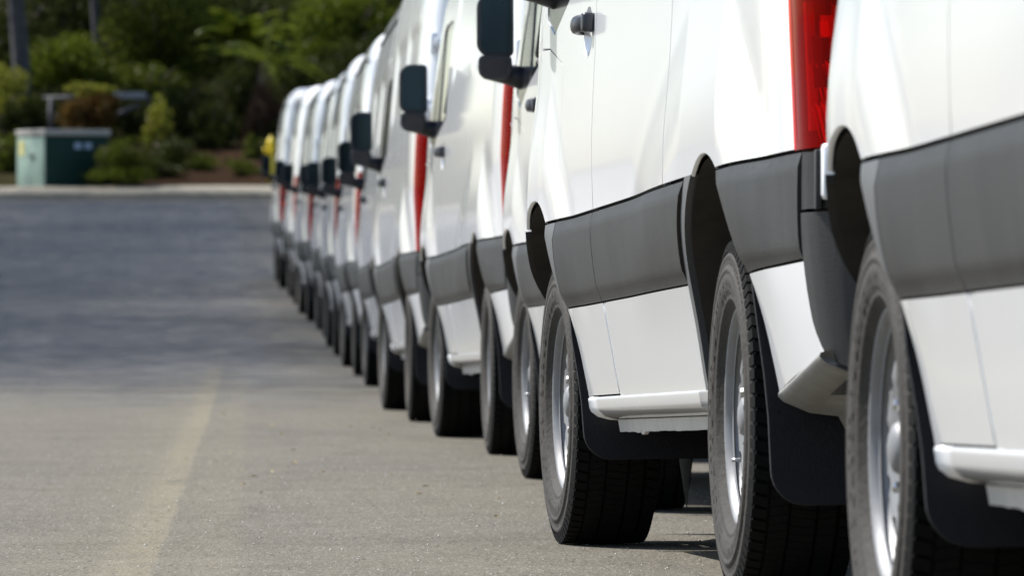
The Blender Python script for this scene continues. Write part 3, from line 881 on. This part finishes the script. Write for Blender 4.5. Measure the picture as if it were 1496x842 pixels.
# wheels
def tyre_geo():
    hw = .124
    side = [(.226, .086), (.236, .098), (.243, .103), (.249, .108), (.255, .114), (.259, .1165), (.263, .1145), (.268, .117), (.280, .122), (.294, hw), (.308, hw), (.314, .1215), (.317, .1245), (.324, .1245), (.327, .120), (.343, .118), (.347, .1205), (.354, .1195), (.358, .115), (.370, .112), (.379, .107)]
    return side
def sidewalls():
    s = tyre_geo(); g = lathe_y(s, 96)
    g2 = lathe_y([(r, -y) for r, y in s], 96); g2.f = [q[::-1] for q in g2.f]
    g.f = [q for q in g.f]
    g.join(g2)
    # raised marks moulded round the flank: plain dashes, no lettering
    rr = random.Random(5)
    for r0, h, cnt, w in ((.288, .012, 70, .5), (.333, .006, 90, .35), (.2745, .005, 46, .6)):
        for k in range(cnt):
            if rr.random() < .35: continue
            a0 = 2 * math.pi * k / cnt; a1 = a0 + 2 * math.pi / cnt * w * (.5 + .5 * rr.random())
            y = float(np.interp(r0, [p[0] for p in s], [p[1] for p in s])) + .0014
            q = [((r0 + d) * math.cos(a), y, (r0 + d) * math.sin(a)) for a, d in ((a0, 0), (a1, 0), (a1, h), (a0, h))]
            g.add(q, [(0, 1, 2, 3)])
    return g
def tread():
    """ribs parted by grooves, cross cuts in every rib, lugs on the shoulders"""
    n = 72; g = Geo()
    ribs = [(-.112, -.079), (-.071, -.033), (-.026, .026), (.033, .071), (.079, .112)]
    v = []; f = []
    cr = lambda y: .3865 - .25 * y * y
    
    g.join(lathe_y([(cr(y) - .009, y) for y in np.linspace(-.112, .112, 9)][::-1], 72))
    for bi, (a, b) in enumerate(ribs):
        shoulder = bi in (0, 4)
        cnt = 78 if shoulder else 108
        for k in range(cnt):
            gap = .26 if shoulder else .10
            t0 = 2 * math.pi * (k + (.3 * bi)) / cnt; t1 = t0 + 2 * math.pi / cnt * (1 - gap); sk = (.018 if bi % 2 else -.018)
            ins = .0016
            q = []
            for (yy, tt, rr) in ((a, t0, 0), (b, t0 + sk, 0), (b, t1 + sk, 0), (a, t1, 0)):
                top = cr(yy); q.append((top * math.cos(tt), yy, top * math.sin(tt)))
            ex = .0035 if shoulder else 0
            for (yy, tt) in ((a - (ex if bi == 0 else 0), t0), (b + (ex if bi == 4 else 0), t0 + sk), (b + (ex if bi == 4 else 0), t1 + sk), (a - (ex if bi == 0 else 0), t1)):
                lo = cr(yy) - (.024 if (shoulder and abs(yy) > .105) else .009); q.append((lo * math.cos(tt), yy * 1.03, lo * math.sin(tt)))
            g.add(q, [(3, 2, 1, 0), (0, 1, 5, 4), (1, 2, 6, 5), (2, 3, 7, 6), (3, 0, 4, 7)])
    g.smooth = False; return g
def rim_geo():
    barrel = [(.200, .080), (.2245, .090), (.226, .097), (.219, .099), (.213, .096), (.207, .084), (.200, .066), (.192, .054), (.186, .020), (.186, -.06), (.200, -.085), (.224, -.095)]
    g = lathe_y(barrel, 72)
    # dished disc with round ventilation holes
    def dz(r): return float(np.interp(r, [.0, .06, .085, .10, .135, .165, .178, .19], [.064, .064, .062, .068, .080, .072, .060, .044]))
    out = [(.188 * math.cos(a), .188 * math.sin(a)) for a in np.linspace(0, 2 * math.pi, 72, endpoint=False)]
    holes = []
    for k in range(10):
        a = 2 * math.pi * (k + .5) / 10; c = (.143 * math.cos(a), .143 * math.sin(a)); er = .017; et = .021
        holes.append([(c[0] + er * math.cos(b) * math.cos(a) - et * math.sin(b) * math.sin(a), c[1] + er * math.cos(b) * math.sin(a) + et * math.sin(b) * math.cos(a)) for b in np.linspace(0, 2 * math.pi, 16, endpoint=False)])
    vo, fo = triang(out, .014, holes)
    vv = [(x, dz(math.hypot(x, y)), y) for x, y in vo]
    cnt = {(q[i], q[(i + 1) % 3]) for q in fo for i in range(3)}
    bnd = [e for e in cnt if (e[1], e[0]) not in cnt]
    g.add(vv, [q[::-1] for q in fo])
    for a, b in bnd:
        if math.hypot(*vo[a]) < .18:
            g.add([vv[a], vv[b], (vv[b][0], vv[b][1] - .012, vv[b][2]), (vv[a][0], vv[a][1] - .012, vv[a][2])], [(0, 1, 2, 3)])
    return g
def cap_geo():
    return lathe_y([(.0, .098), (.025, .097), (.040, .090), (.046, .080), (.048, .060)], 24)
def nuts_geo():
    g = lathe_y([(0, .086), (.009, .085), (.0115, .080), (.0115, .055)], 6, False); g.smooth = False; return g
def valve_geo():
    return tube([(.192, .060, -.03), (.196, .082, -.030), (.197, .090, -.030)], [.006, .005, .004], 8)
def wide(g, k=1.085):
    return g.map(lambda p: (p[0] * k, p[1], p[2] * k))
wg = {'rim': wide(rim_geo()), 'side': sidewalls(), 'tread': tread(), 'cap': cap_geo(), 'nut': nuts_geo(), 'valve': valve_geo()}
def wmesh(sfx, mir):
    q = lambda k: wg[k].mirror() if mir else wg[k]
    return dict(rim=mesh_of('rim', q('rim'), M['rim']), tyre=mesh_of('tyre', q('side'), M['sidewall']), tread=mesh_of('tread', q('tread'), M['tread']),
                cap=mesh_of('hub_cap', q('cap'), M['rim']), nut=mesh_of('wheel_nut', q('nut'), M['nut']), valve=mesh_of('valve', q('valve'), M['nut']))
WL, WRt = wmesh('l', False), wmesh('r', True)
for sx, (xx) in enumerate((0, -WB)):
    for sy, ms in ((1, WL), (-1, WRt)):
        w = obj('wheel', ms['rim'], None, van, (xx, sy * .838, WR))
        obj('tyre', ms['tyre'], None, w); obj('tread', ms['tread'], None, w)
        obj('hub_cap', ms['cap'], None, w); [obj('wheel_nut', ms['nut'], None, w, (.081 * math.cos(k * math.pi / 3), 0, .081 * math.sin(k * math.pi / 3))) for k in range(6)]; obj('valve', ms['valve'], None, w)

# ------------------------------------------------------------------ the parked row: u is the outer face centre of the front left wheel
ROW = [  # front axle distance, X of the outer front wheel face, heading to the left (tangent), how far the mirror is swung out
    (11.5, .616, .064, 0), (18.5, .122, .0965, 0), (25.4, .042, .074, 0), (33.1, -.372, .0725, 0), (41.4, -.785, .058, .02), (50.3, -1.085, .051, .02),
    (58.8, -1.463, .050, 0), (66.6, -1.81, .046, .02), (74.4, -2.13, .046, 0), (82.2, -2.57, .057, .02), (90.0, -2.95, .050, 0), (98.0, -3.40, .050, .02)]
LABELS = [
    "white cargo van nearest the camera, cut off by the right edge of the photo",
    "white cargo van with the large red tail light and both left wheels in full view",
    "white van third in the row, its mirror left of the sharp van's door handle",
    "white van fourth in the row, a whole front tyre showing under its sill",
    "white van fifth in the row, the short red tail light beside the fourth van's mirror",
    "white van sixth in the row, its squarish mirror standing clear on the left",
    "white van seventh in the row, curved roof corner just touching the top of the trees",
    "white van eighth in the row, blurred, with a thin dark red tail light",
    "white van ninth in the row, mostly hidden, only a narrow strip of side showing",
    "white van tenth in the row, third from the far end, blurred white rear pillar",
    "white van next to last at the far end of the row, blurred",
    "white van at the far end of the row, beside the yellow hydrant"]
def copy_tree(o, parent=None):
    c = o.copy(); COL.objects.link(c)
    if parent is not None: c.parent = parent
    for ch in kids[o.name]: copy_tree(ch, c)
    return c
kids = {}
for o in list(COL.objects):
    kids.setdefault(o.name, [])
    if o.parent: kids.setdefault(o.parent.name, []).append(o)
    if '_twin' in o: del o['_twin']
vans = []
for i, (d, xf, sl, mo) in enumerate(ROW):
    r = van if i == 0 else copy_tree(van)
    h = math.atan(sl)
    fw = Vector((-math.sin(h), math.cos(h), 0)); lf = Vector((-math.cos(h), -math.sin(h), 0))
    c = Vector((xf, d, 0)) - lf * .955
    yr = d - WB * math.cos(h)
    zf, zr = G(d), G(yr)
    fw = Vector((fw.x * WB, fw.y * WB, zf - zr)).normalized(); up = fw.cross(lf).normalized(); lf = up.cross(fw)
    mtx = Matrix((fw, lf, up)).transposed()
    r.location = (c.x, c.y, zf); r.rotation_euler = mtx.to_euler()
    tag(r, LABELS[i], 'van', 'white vans parked in a row along the kerb')
    vans.append(r)
    for ch in COL.objects:
        if mo and ch.parent is r and ch.name.startswith('side_mirror'):
            ch.location.y += mo if ch.data.vertices[0].co.y > 0 else -mo
for o in COL.objects:
    if o.name.split('.')[0] == 'wheel' and o.parent:
        o.rotation_euler = (0, random.random() * 6.28, R(1.7) if o.location.x > -1 else 0)

# ------------------------------------------------------------------ far end: cabinet, railing, hydrant
def cabinet():
    base = at(66, 272, 152.6); r = empty('transformer_cabinet', base, (0, 0, R(31)))
    tag(r, 'squat green electrical cabinet with a pale lid standing behind the far kerb', 'cabinet')
    W_, D_, H_ = 1.60, 1.35, 1.17                       # long side faces right, short side faces left
    # local: x along the long right-hand face, y along the short left-hand face; nearest corner at the origin
    obj('body', box((W_ / 2, D_ / 2, H_ / 2 - .15), (W_, D_, H_ + .3), bev=.015), M['cab_green'], r)
    obj('lid', box((W_ / 2, D_ / 2, H_ + .04), (W_ + .08, D_ + .08, .13), bev=.02), M['cab_lid'], r)
    dr = obj('door', box((-.012, D_ / 2, H_ * .5 - .05), (.024, D_ * .985, H_ * .98), bev=.008), M['cab_door'], r)
    obj('sticker', box((-.030, D_ * .82, H_ * .74), (.012, .22, .34)), M['sticker'], dr)
    obj('lock', box((-.040, D_ * .42, H_ * .58), (.05, .13, .10), bev=.01), M['gap'], dr)
    for k in range(2): obj('label_plate', box((.82 + .26 * k, -.008, H_ * .78), (.16, .016, .13)), M['sticker_blue'], r)
cabinet()

def railing():
    D = 160.4; r = empty('railing', at(150, 205, D)); tag(r, 'old pipe railing with a white top board half hidden by a rusty bush', 'railing')
    o = r.location
    L = lambda u, v, dd=0: at(u, v, D + dd) - o
    for u, v0, v1 in ((74, 142, 215), (219, 140, 215)): obj('post', tube([L(u, v1), L(u, v0)], .06, 8), M['rail_grey'], r)
    obj('top_rail', tube([L(64, 143), L(165, 141)], .045, 8), M['rail_grey'], r)
    a, b = L(166, 140), L(214, 139); m = (a + b) / 2; obj('white_board', box((m.x, m.y - .07, m.z), ((b - a).length, .05, .155), bev=.01), M['rail'], r)
    obj('brace', tube([L(122, 189), L(206, 152)], .055, 8), M['rail_grey'], r)
railing()

def hydrant():
    p = at(396, 246, 153.6); r = empty('fire_hydrant', (p.x, p.y, p.z)); tag(r, 'small yellow fire hydrant at the far end of the van row', 'fire hydrant'); r.scale = (.82, .82, .95)
    def lz(pr, n=20):
        g = lathe_y(pr, n); return g.map(lambda q: (q[0], -q[2], q[1]))
    obj('barrel', lz([(.0, -.3), (.15, -.3), (.15, .03), (.105, .05), (.10, .50), (.13, .52), (.13, .56), (.115, .58)]), M['hydrant'], r)
    obj('bonnet', lz([(.125, .575), (.12, .64), (.08, .71), (.03, .735), (.03, .78), (.0, .78)]), M['hydrant'], r)
    for s, ax in ((1, 'x'), (-1, 'x'), (1, 'y')):
        d = Vector((s, 0, 0)) if ax == 'x' else Vector((0, -1, 0))
        c = Vector((0, 0, .42)); obj('outlet', tube([c + d * .08, c + d * .15, c + d * .152, c + d * .21], [.06, .06, .075, .07], 12), M['hydrant'], r)
hydrant()

# ------------------------------------------------------------------ plants
def leaf_geo(n, rad, size, seed, clumps=14, hollow=.45, squash=1.0):
    """many small leaf faces gathered in clumps through an uneven volume"""
    q = np.random.default_rng(seed)
    if clumps == 0:
        p = q.normal(size=(n, 3)); p /= np.linalg.norm(p, axis=1)[:, None]; p *= q.random((n, 1)) ** (1 / 3) * np.array(rad)
    d = q.normal(size=(max(clumps, 1), 3)); d /= np.linalg.norm(d, axis=1)[:, None]
    cc = d * (q.random((len(d), 1)) ** .5 * .72); cr = .28 + .30 * q.random(len(d))
    if clumps:
        which = q.integers(0, clumps, n); p = q.normal(size=(n, 3)); p /= np.linalg.norm(p, axis=1)[:, None]
        p *= (hollow + (1 - hollow) * q.random((n, 1)) ** .6)
        p = (cc[which] + p * cr[which][:, None]) * np.array(rad)
    a = q.normal(size=(n, 3)); a /= np.linalg.norm(a, axis=1)[:, None]; a[:, 2] -= .25
    b = np.cross(a, q.normal(size=(n, 3))); b /= np.linalg.norm(b, axis=1)[:, None]
    L = size * (.6 + .8 * q.random((n, 1))); a *= L; b *= L * .32
    v = np.empty((n, 4, 3)); v[:, 0] = p - a * .5; v[:, 1] = p + b * .5; v[:, 2] = p + a * .5; v[:, 3] = p - b * .5
    return v.reshape(-1, 3)
def leaf_mesh(name, v, m):
    me = bpy.data.meshes.new(name); n = len(v) // 4
    me.vertices.add(len(v)); me.vertices.foreach_set('co', v.ravel())
    me.loops.add(n * 4); me.loops.foreach_set('vertex_index', np.arange(n * 4, dtype=np.int32))
    me.polygons.add(n); me.polygons.foreach_set('loop_start', np.arange(0, n * 4, 4, dtype=np.int32))
    me.materials.append(m); me.update(calc_edges=True); return me

def plant(name, u, v, D, rx, rz, m, n, size, label, cat, stem=True, seed=1, group=None, squash=1.0, trunk_r=.05, ry=None):
    """crown centred on a point of the far bank, its stem reaching down to the ground"""
    c = at(u, v, D); gz = far_profile(D); r = empty(name, (c.x, c.y, gz - .05)); tag(r, label, cat, group)
    h = c.z - gz + .05
    me = leaf_mesh('foliage' if cat != 'tree' else 'crown', leaf_geo(n, (rx, ry or rx, rz), size, seed, clumps=int(10 + rx * 8)), m)
    o = obj(me.name.split('.')[0], me, m, r, (0, 0, h))
    if stem:
        g = tube([(0, 0, -.3), (.05 * rx, 0, h * .5), (0, 0, h)], [trunk_r * 1.4, trunk_r, trunk_r * .6], 8)
        q = random.Random(seed)
        for k in range(5):
            a = q.random() * 6.28; z = h - rz * (.6 - .9 * q.random()); z = max(.1, z)
            g.join(tube([(0, 0, z - .3 * rz), (math.cos(a) * rx * .3, math.sin(a) * rx * .3, z), (math.cos(a) * rx * .65, math.sin(a) * rx * .65, z + rz * .35)], [trunk_r * .6, trunk_r * .4, trunk_r * .2], 6))
        obj('trunk' if cat == 'tree' else 'stem', g, M['bark_brown'], r)
    return r

BK = 'bushes on the far bank'
plant('bush', 96, 88, 164, 1.20, 1.0, M['leaf_mid'], 5200, .15, 'rounded mid green bush above the green cabinet', 'bush', seed=11)
plant('bush', 130, 160, 159.4, .85, .62, M['leaf_rust'], 3200, .13, 'rust red bush in front of the pipe railing', 'bush', seed=12, ry=.5)
plant('bush', 135, 130, 159.6, .75, .16, M['leaf_yellow'], 900, .11, 'thin yellow green growth crowning the rust red bush', 'bush', seed=13, ry=.5)
plant('tree', 235, 62, 167, 1.9, 1.9, M['leaf_olive'], 9000, .17, 'broad olive tree left of the palm', 'tree', seed=14, trunk_r=.12)
plant('bush', 262, 165, 160, 1.0, .85, M['leaf_dark'], 3800, .14, 'dark dense bush between the railing and the palm', 'bush', seed=15)
plant('bush', 228, 178, 158, .42, .62, M['leaf_yellow'], 900, .13, 'narrow yellow green shrub beside the railing end post', 'bush', seed=16)
plant('bush', 182, 230, 152.75, .85, .55, M['leaf_olive'], 2800, .12, 'low olive shrub growing against the right side of the cabinet', 'bush', seed=17)
plant('bush', 172, 256, 152.5, .95, .24, M['leaf_mid'], 1500, .10, 'ground hugging green shrub right of the cabinet foot', 'bush', seed=18, stem=False)
plant('bush', 250, 226, 156, .8, .42, M['leaf_dark'], 1900, .12, 'low dark shrub on the upper edge of the mulch bank', 'bush', seed=19)
plant('bush', 312, 190, 159, .8, .75, M['leaf_dark'], 2500, .14, 'dark shrub just left of the palm trunk', 'bush', seed=20)
plant('bush', 8, 225, 156.5, .65, .8, M['leaf_olive'], 2400, .13, 'olive shrub at the left edge behind the cabinet', 'bush', seed=21)
plant('bush', 6, 135, 161, .6, .75, M['leaf_yellow'], 1500, .14, 'yellow green shrub at the left edge beside the grey trunk', 'bush', seed=22)
plant('bush', 372, 222, 157, .38, .42, M['leaf_olive'], 900, .11, 'small olive shrub at the foot of the palm', 'bush', seed=23)
plant('bush', 430, 205, 160, .9, .9, M['leaf_dark'], 2600, .14, 'dark shrub behind the farthest van', 'bush', seed=24)
plant('tree', 500, 45, 169, 1.7, 1.7, M['leaf_mid'], 6500, .18, 'mid green tree right of the palm above the van roofs', 'tree', seed=25, trunk_r=.12)
plant('tree', 575, 10, 172, 1.8, 1.8, M['leaf_dark'], 5500, .18, 'dark tree behind the curved van roof', 'tree', seed=26, trunk_r=.12)
plant('bush', 60, 165, 161.5, 1.2, .62, M['leaf_dark'], 3000, .14, 'dark undergrowth bush behind the left part of the pipe railing', 'bush', seed=31)
plant('bush', 185, 172, 162, 1.0, .62, M['leaf_dark'], 3000, .14, 'dark undergrowth bush behind the brace of the pipe railing', 'bush', seed=32)
plant('bush', 345, 150, 164, 1.0, 1.2, M['leaf_dark'], 4000, .15, 'tall dark bush in the gap left of the palm skirt', 'bush', seed=33)
plant('bush', 450, 140, 164, 1.1, 1.2, M['leaf_dark'], 4000, .15, 'tall dark bush right of the palm skirt above the far vans', 'bush', seed=34)
plant('bush', 540, 110, 166, 1.3, 1.2, M['leaf_dark'], 4000, .16, 'dark bush seen just above the middle vans', 'bush', seed=35)
plant('bush', 215, 130, 164, 1.1, .9, M['leaf_olive'], 3500, .15, 'olive bush above the white board of the railing', 'bush', seed=36)
plant('bush', 22, 185, 160.6, .75, .6, M['leaf_dark'], 2200, .14, 'dark bush round the foot of the grey trunk', 'bush', seed=37)
plant('bush', 290, 238, 155.5, .55, .32, M['leaf_olive'], 1100, .11, 'small olive shrub in the middle of the mulch bank', 'bush', seed=38)
plant('bush', 355, 245, 154.6, .5, .26, M['leaf_olive'], 900, .10, 'low pale olive shrub near the hydrant', 'bush', seed=39)
plant('bush', 232, 245, 154.2, .7, .3, M['leaf_dark'], 1500, .11, 'flat dark shrub on the left side of the mulch bank', 'bush', seed=65)
lab = ['dark tree at the top left corner behind the grey trunk', 'dark tree filling the gap above the rounded green bush', 'dark tree behind the broad olive tree', 'dark tree behind the left palm fronds',
       'dark tree behind the palm crown', 'dark tree behind the right palm fronds', 'dark tree behind the tops of the nearer vans']
for k, (u, v, D, r_) in enumerate(((-20, 60, 176, 2.4), (95, 20, 178, 2.4), (205, 80, 177, 2.4), (310, 60, 176, 2.3), (410, 70, 178, 2.4), (500, 110, 177, 2.2), (640, 50, 180, 2.6))):
    plant('tree', u, v, D, r_, r_ * 1.1, M['leaf_dark'], 6500, .20, lab[k], 'tree', seed=40 + k, trunk_r=.15)

def trunk_tree(u0, v0, u1, v1, D, r0, label, crown_u, crown_v, rr, seed):
    a = at(u0, v0, D); gz = far_profile(D); r = empty('tree', (a.x, a.y, gz - .1)); tag(r, label, 'tree')
    o = Vector((a.x, a.y, gz - .1)); b = at(u1, v1, D) - o
    a = a - o
    pts = [Vector((a.x * .2, 0, -.2)), a * .5, (a * .45 + b * .55) + Vector((.06, 0, 0)), b, b + Vector((.3, 0, 2.2))]
    obj('trunk', tube(pts, [r0 * 1.25, r0 * 1.05, r0 * .95, r0 * .85, r0 * .5], 12), M['bark'], r)
    c = at(crown_u, crown_v, D) - o
    obj('crown', leaf_mesh('crown', leaf_geo(4200, (rr, rr, rr), .2, seed), M['leaf_dark']), None, r, c)
trunk_tree(33, 200, 22, -10, 162.5, .22, 'grey tree trunk rising at the left behind the cabinet', 25, -190, 2.4, 61)
trunk_tree(140, 140, 137, -10, 168, .11, 'slim grey tree trunk rising behind the rounded green bush', 140, -150, 2.0, 62)

def shade_trees():  # unseen trees added left of the view to shade far road and vans
    mes = [leaf_mesh('crown', leaf_geo(n, (5.0, 5.0, 5.8), .19, 71, clumps=0), M['leaf_olive']) for n in (2200, 4200, 7500, 10500)]
    tg = tube([(0, 0, -.5), (.15, 0, 7), (-.1, .1, 13), (.1, 0, 20)], [.20, .17, .13, .06], 10)
    tm = mesh_of('trunk', tg, M['bark'])
    q = random.Random(8)
    for k in range(38):
        y = 54 + k * 2.7 + q.uniform(-.8, .8); x = -13.6 + SL * y + q.uniform(-2.6, 2.6)
        r = empty('shade_tree', (x, y, G(y) - .1), (0, 0, q.random() * 6.28)); s = q.uniform(.95, 1.1); r.scale = (s, s, s)
        tag(r, 'unseen tall tree added on the left to shade the far vans', 'tree', 'unseen trees added on the left for shade')
        obj('trunk', tm, None, r); o = obj('crown', mes[min(k // 2, 3)], None, r, (0, 0, 17.5)); o.rotation_euler = (0, 0, q.random() * 6)
shade_trees()

def palm():
    D = 160.5; c = at(388, 92, D); gz = far_profile(D); r = empty('palm_tree', (c.x, c.y, gz - .05))
    tag(r, 'palm with bright arching fronds and a skirt of dead brown leaves', 'palm tree')
    h = c.z - gz + .05
    obj('trunk', tube([(0, 0, -.3), (0, 0, h * .5), (0, 0, h)], [.22, .19, .17], 12), M['bark_brown'], r)
    def frond(len_, droop, rise, n=26, wid=.34):
        v = []; pts = []
        for i in range(n + 1):
            q = i / n; pts.append(Vector((len_ * q, 0, rise * len_ * q - droop * len_ * q * q)))
        for i in range(2, n):
            q = i / n; d = (pts[i + 1] - pts[i]).normalized(); w = wid * math.sin(math.pi * min(1, q * .9 + .12)) ** .7
            for sgn in (1, -1):
                tip = pts[i] + Vector((.22 * w, sgn * w, -.35 * w)) + d * .10
                sd = Vector((.028, 0, 0))
                v += [pts[i] - sd, tip - sd * .2, tip + sd * .2, pts[i] + sd]
        for i in range(n):
            wd = Vector((0, .022 * (1 - i / n) + .006, 0)); v += [pts[i] - wd, pts[i] + wd, pts[i + 1] + wd * .9, pts[i + 1] - wd * .9]
        return np.array([tuple(x) for x in v])
    kinds = [leaf_mesh('frond', frond(1.9, .62, .50), M['leaf_palm']), leaf_mesh('frond', frond(1.6, .75, .35), M['leaf_palm']), leaf_mesh('frond', frond(1.9, .55, 1.0), M['leaf_palm'])]
    q = random.Random(9)
    for k, (az, ti) in enumerate(((184, -.15), (172, .12), (200, .25), (160, -.35), (4, .02), (-14, .20), (18, .15), (30, -.3), (75, -.3), (105, -.2), (-70, .3), (-120, .35), (130, -.4), (55, -.45))):
        m = kinds[k % 3]; o = obj('frond', m, None, r, (0, 0, h)); o.rotation_euler = (q.uniform(-.2, .2), ti, R(az)); s = q.uniform(.82, 1.0); o.scale = (s, s, s)
    dead = leaf_mesh('dead_frond', frond(1.5, -.1, -.3, 16, .42), M['leaf_dead'])
    for k in range(44):
        o = obj('dead_frond', dead, None, r, (0, 0, h - .1 - .25 * (k % 4))); o.rotation_euler = (q.uniform(-.2, .2), R(58 + q.uniform(-8, 16)), k * 2.399); s = q.uniform(.7, 1.15); o.scale = (s, s, s)
palm()
# tall bright fronds of a second palm behind the first
def banana():
    D = 165.5; c = at(352, 60, D); gz = far_profile(D); r = empty('banana_plant', (c.x, c.y, gz - .05)); tag(r, 'broad leaved bright green plant rising behind the palm', 'plant')
    h = c.z - gz + .05
    obj('stem', tube([(0, 0, -.3), (0, 0, h)], [.16, .10], 10), M['bark_brown'], r)
    v = []; n = 12
    def leaf():
        v = []
        for i in range(n):
            a, b = i / n, (i + 1) / n
            P_ = lambda q, s: Vector((1.9 * q * (1 - .25 * q), s * .26 * math.sin(math.pi * min(1, .08 + q * .9)) ** .6, 1.5 * q - 1.1 * q * q - abs(s) * .05))
            for s in (1, -1): v += [P_(a, 0), P_(a, s), P_(b, s), P_(b, 0)]
        return np.array([tuple(x) for x in v])
    me = leaf_mesh('leaf', leaf(), M['leaf_palm']); q = random.Random(4)
    for k in range(14):
        o = obj('leaf', me, None, r, (0, 0, h - .25 * (k % 3))); o.rotation_euler = (0, q.uniform(-.5, .2), k * 2.399); s = q.uniform(.8, 1.2); o.scale = (s, s, s)
banana()

def woodland():
    q = np.random.default_rng(33); vs = []
    for k in range(150):
        y = q.uniform(184, 250); x = q.uniform(-24, 45) + (y - 184) * .05; r_ = q.uniform(1.8, 3.4)
        v = leaf_geo(420, (r_, r_, r_ * 1.25), .75, 500 + k, clumps=12); vs.append(v + np.array([x, y, far_profile(y) + r_ * 1.1]))
    o = obj('woodland', leaf_mesh('woodland', np.concatenate(vs), M['leaf_dark']), None)
    tag(o, 'dark wooded rise far behind the planting at the end of the road', 'woodland', kind='stuff')
woodland()

# ------------------------------------------------------------------ small things on the road
def litter():
    g = Geo(); q = random.Random(21)
    for k in range(46):
        y = q.uniform(20, 40); x = q.gauss(-.55, .45) - .02 * (y - 26)
        if k < 6: y = 41.7 + q.uniform(-.3, .1); x = -.62 + q.uniform(-.05, .12)
        z = G(y) + .004; s = q.uniform(.008, .022); a = q.random() * 6.28
        ca, sa = math.cos(a), math.sin(a)
        pts = [(-1, 0, 0), (-.2, .35, .25), (1, 0, .1), (.1, -.35, .3)]
        g.add([(x + s * (px * ca - py * sa), y + s * (px * sa + py * ca), z + s * pz) for px, py, pz in pts], [(0, 1, 2, 3)])
    g.smooth = False
    tag(obj('fallen_leaves', g, M['leaf_litter']), 'scattered small dry yellow leaves on the asphalt beside the vans', 'leaves', kind='stuff')
litter()
def grit():
    g = Geo(); q = random.Random(22)
    oct_ = [(1, 0, 0), (-1, 0, 0), (0, 1, 0), (0, -1, 0), (0, 0, 1), (0, 0, -1)]
    of = [(0, 2, 4), (2, 1, 4), (1, 3, 4), (3, 0, 4), (2, 0, 5), (1, 2, 5), (3, 1, 5), (0, 3, 5)]
    for k in range(900):
        y = q.uniform(14.5, 30); x = q.uniform(-1.3, .9) * y / 18
        s = min(.0042, .0014 + q.expovariate(1500)); z = G(y) + s * .4
        g.add([(x + s * px * q.uniform(.7, 1.2), y + s * py * q.uniform(.7, 1.2), z + s * pz * .8) for px, py, pz in oct_], of)
    g.smooth = False
    tag(obj('loose_grit', g, M['pebble']), 'loose pale grit scattered over the asphalt', 'grit', kind='stuff')
grit()
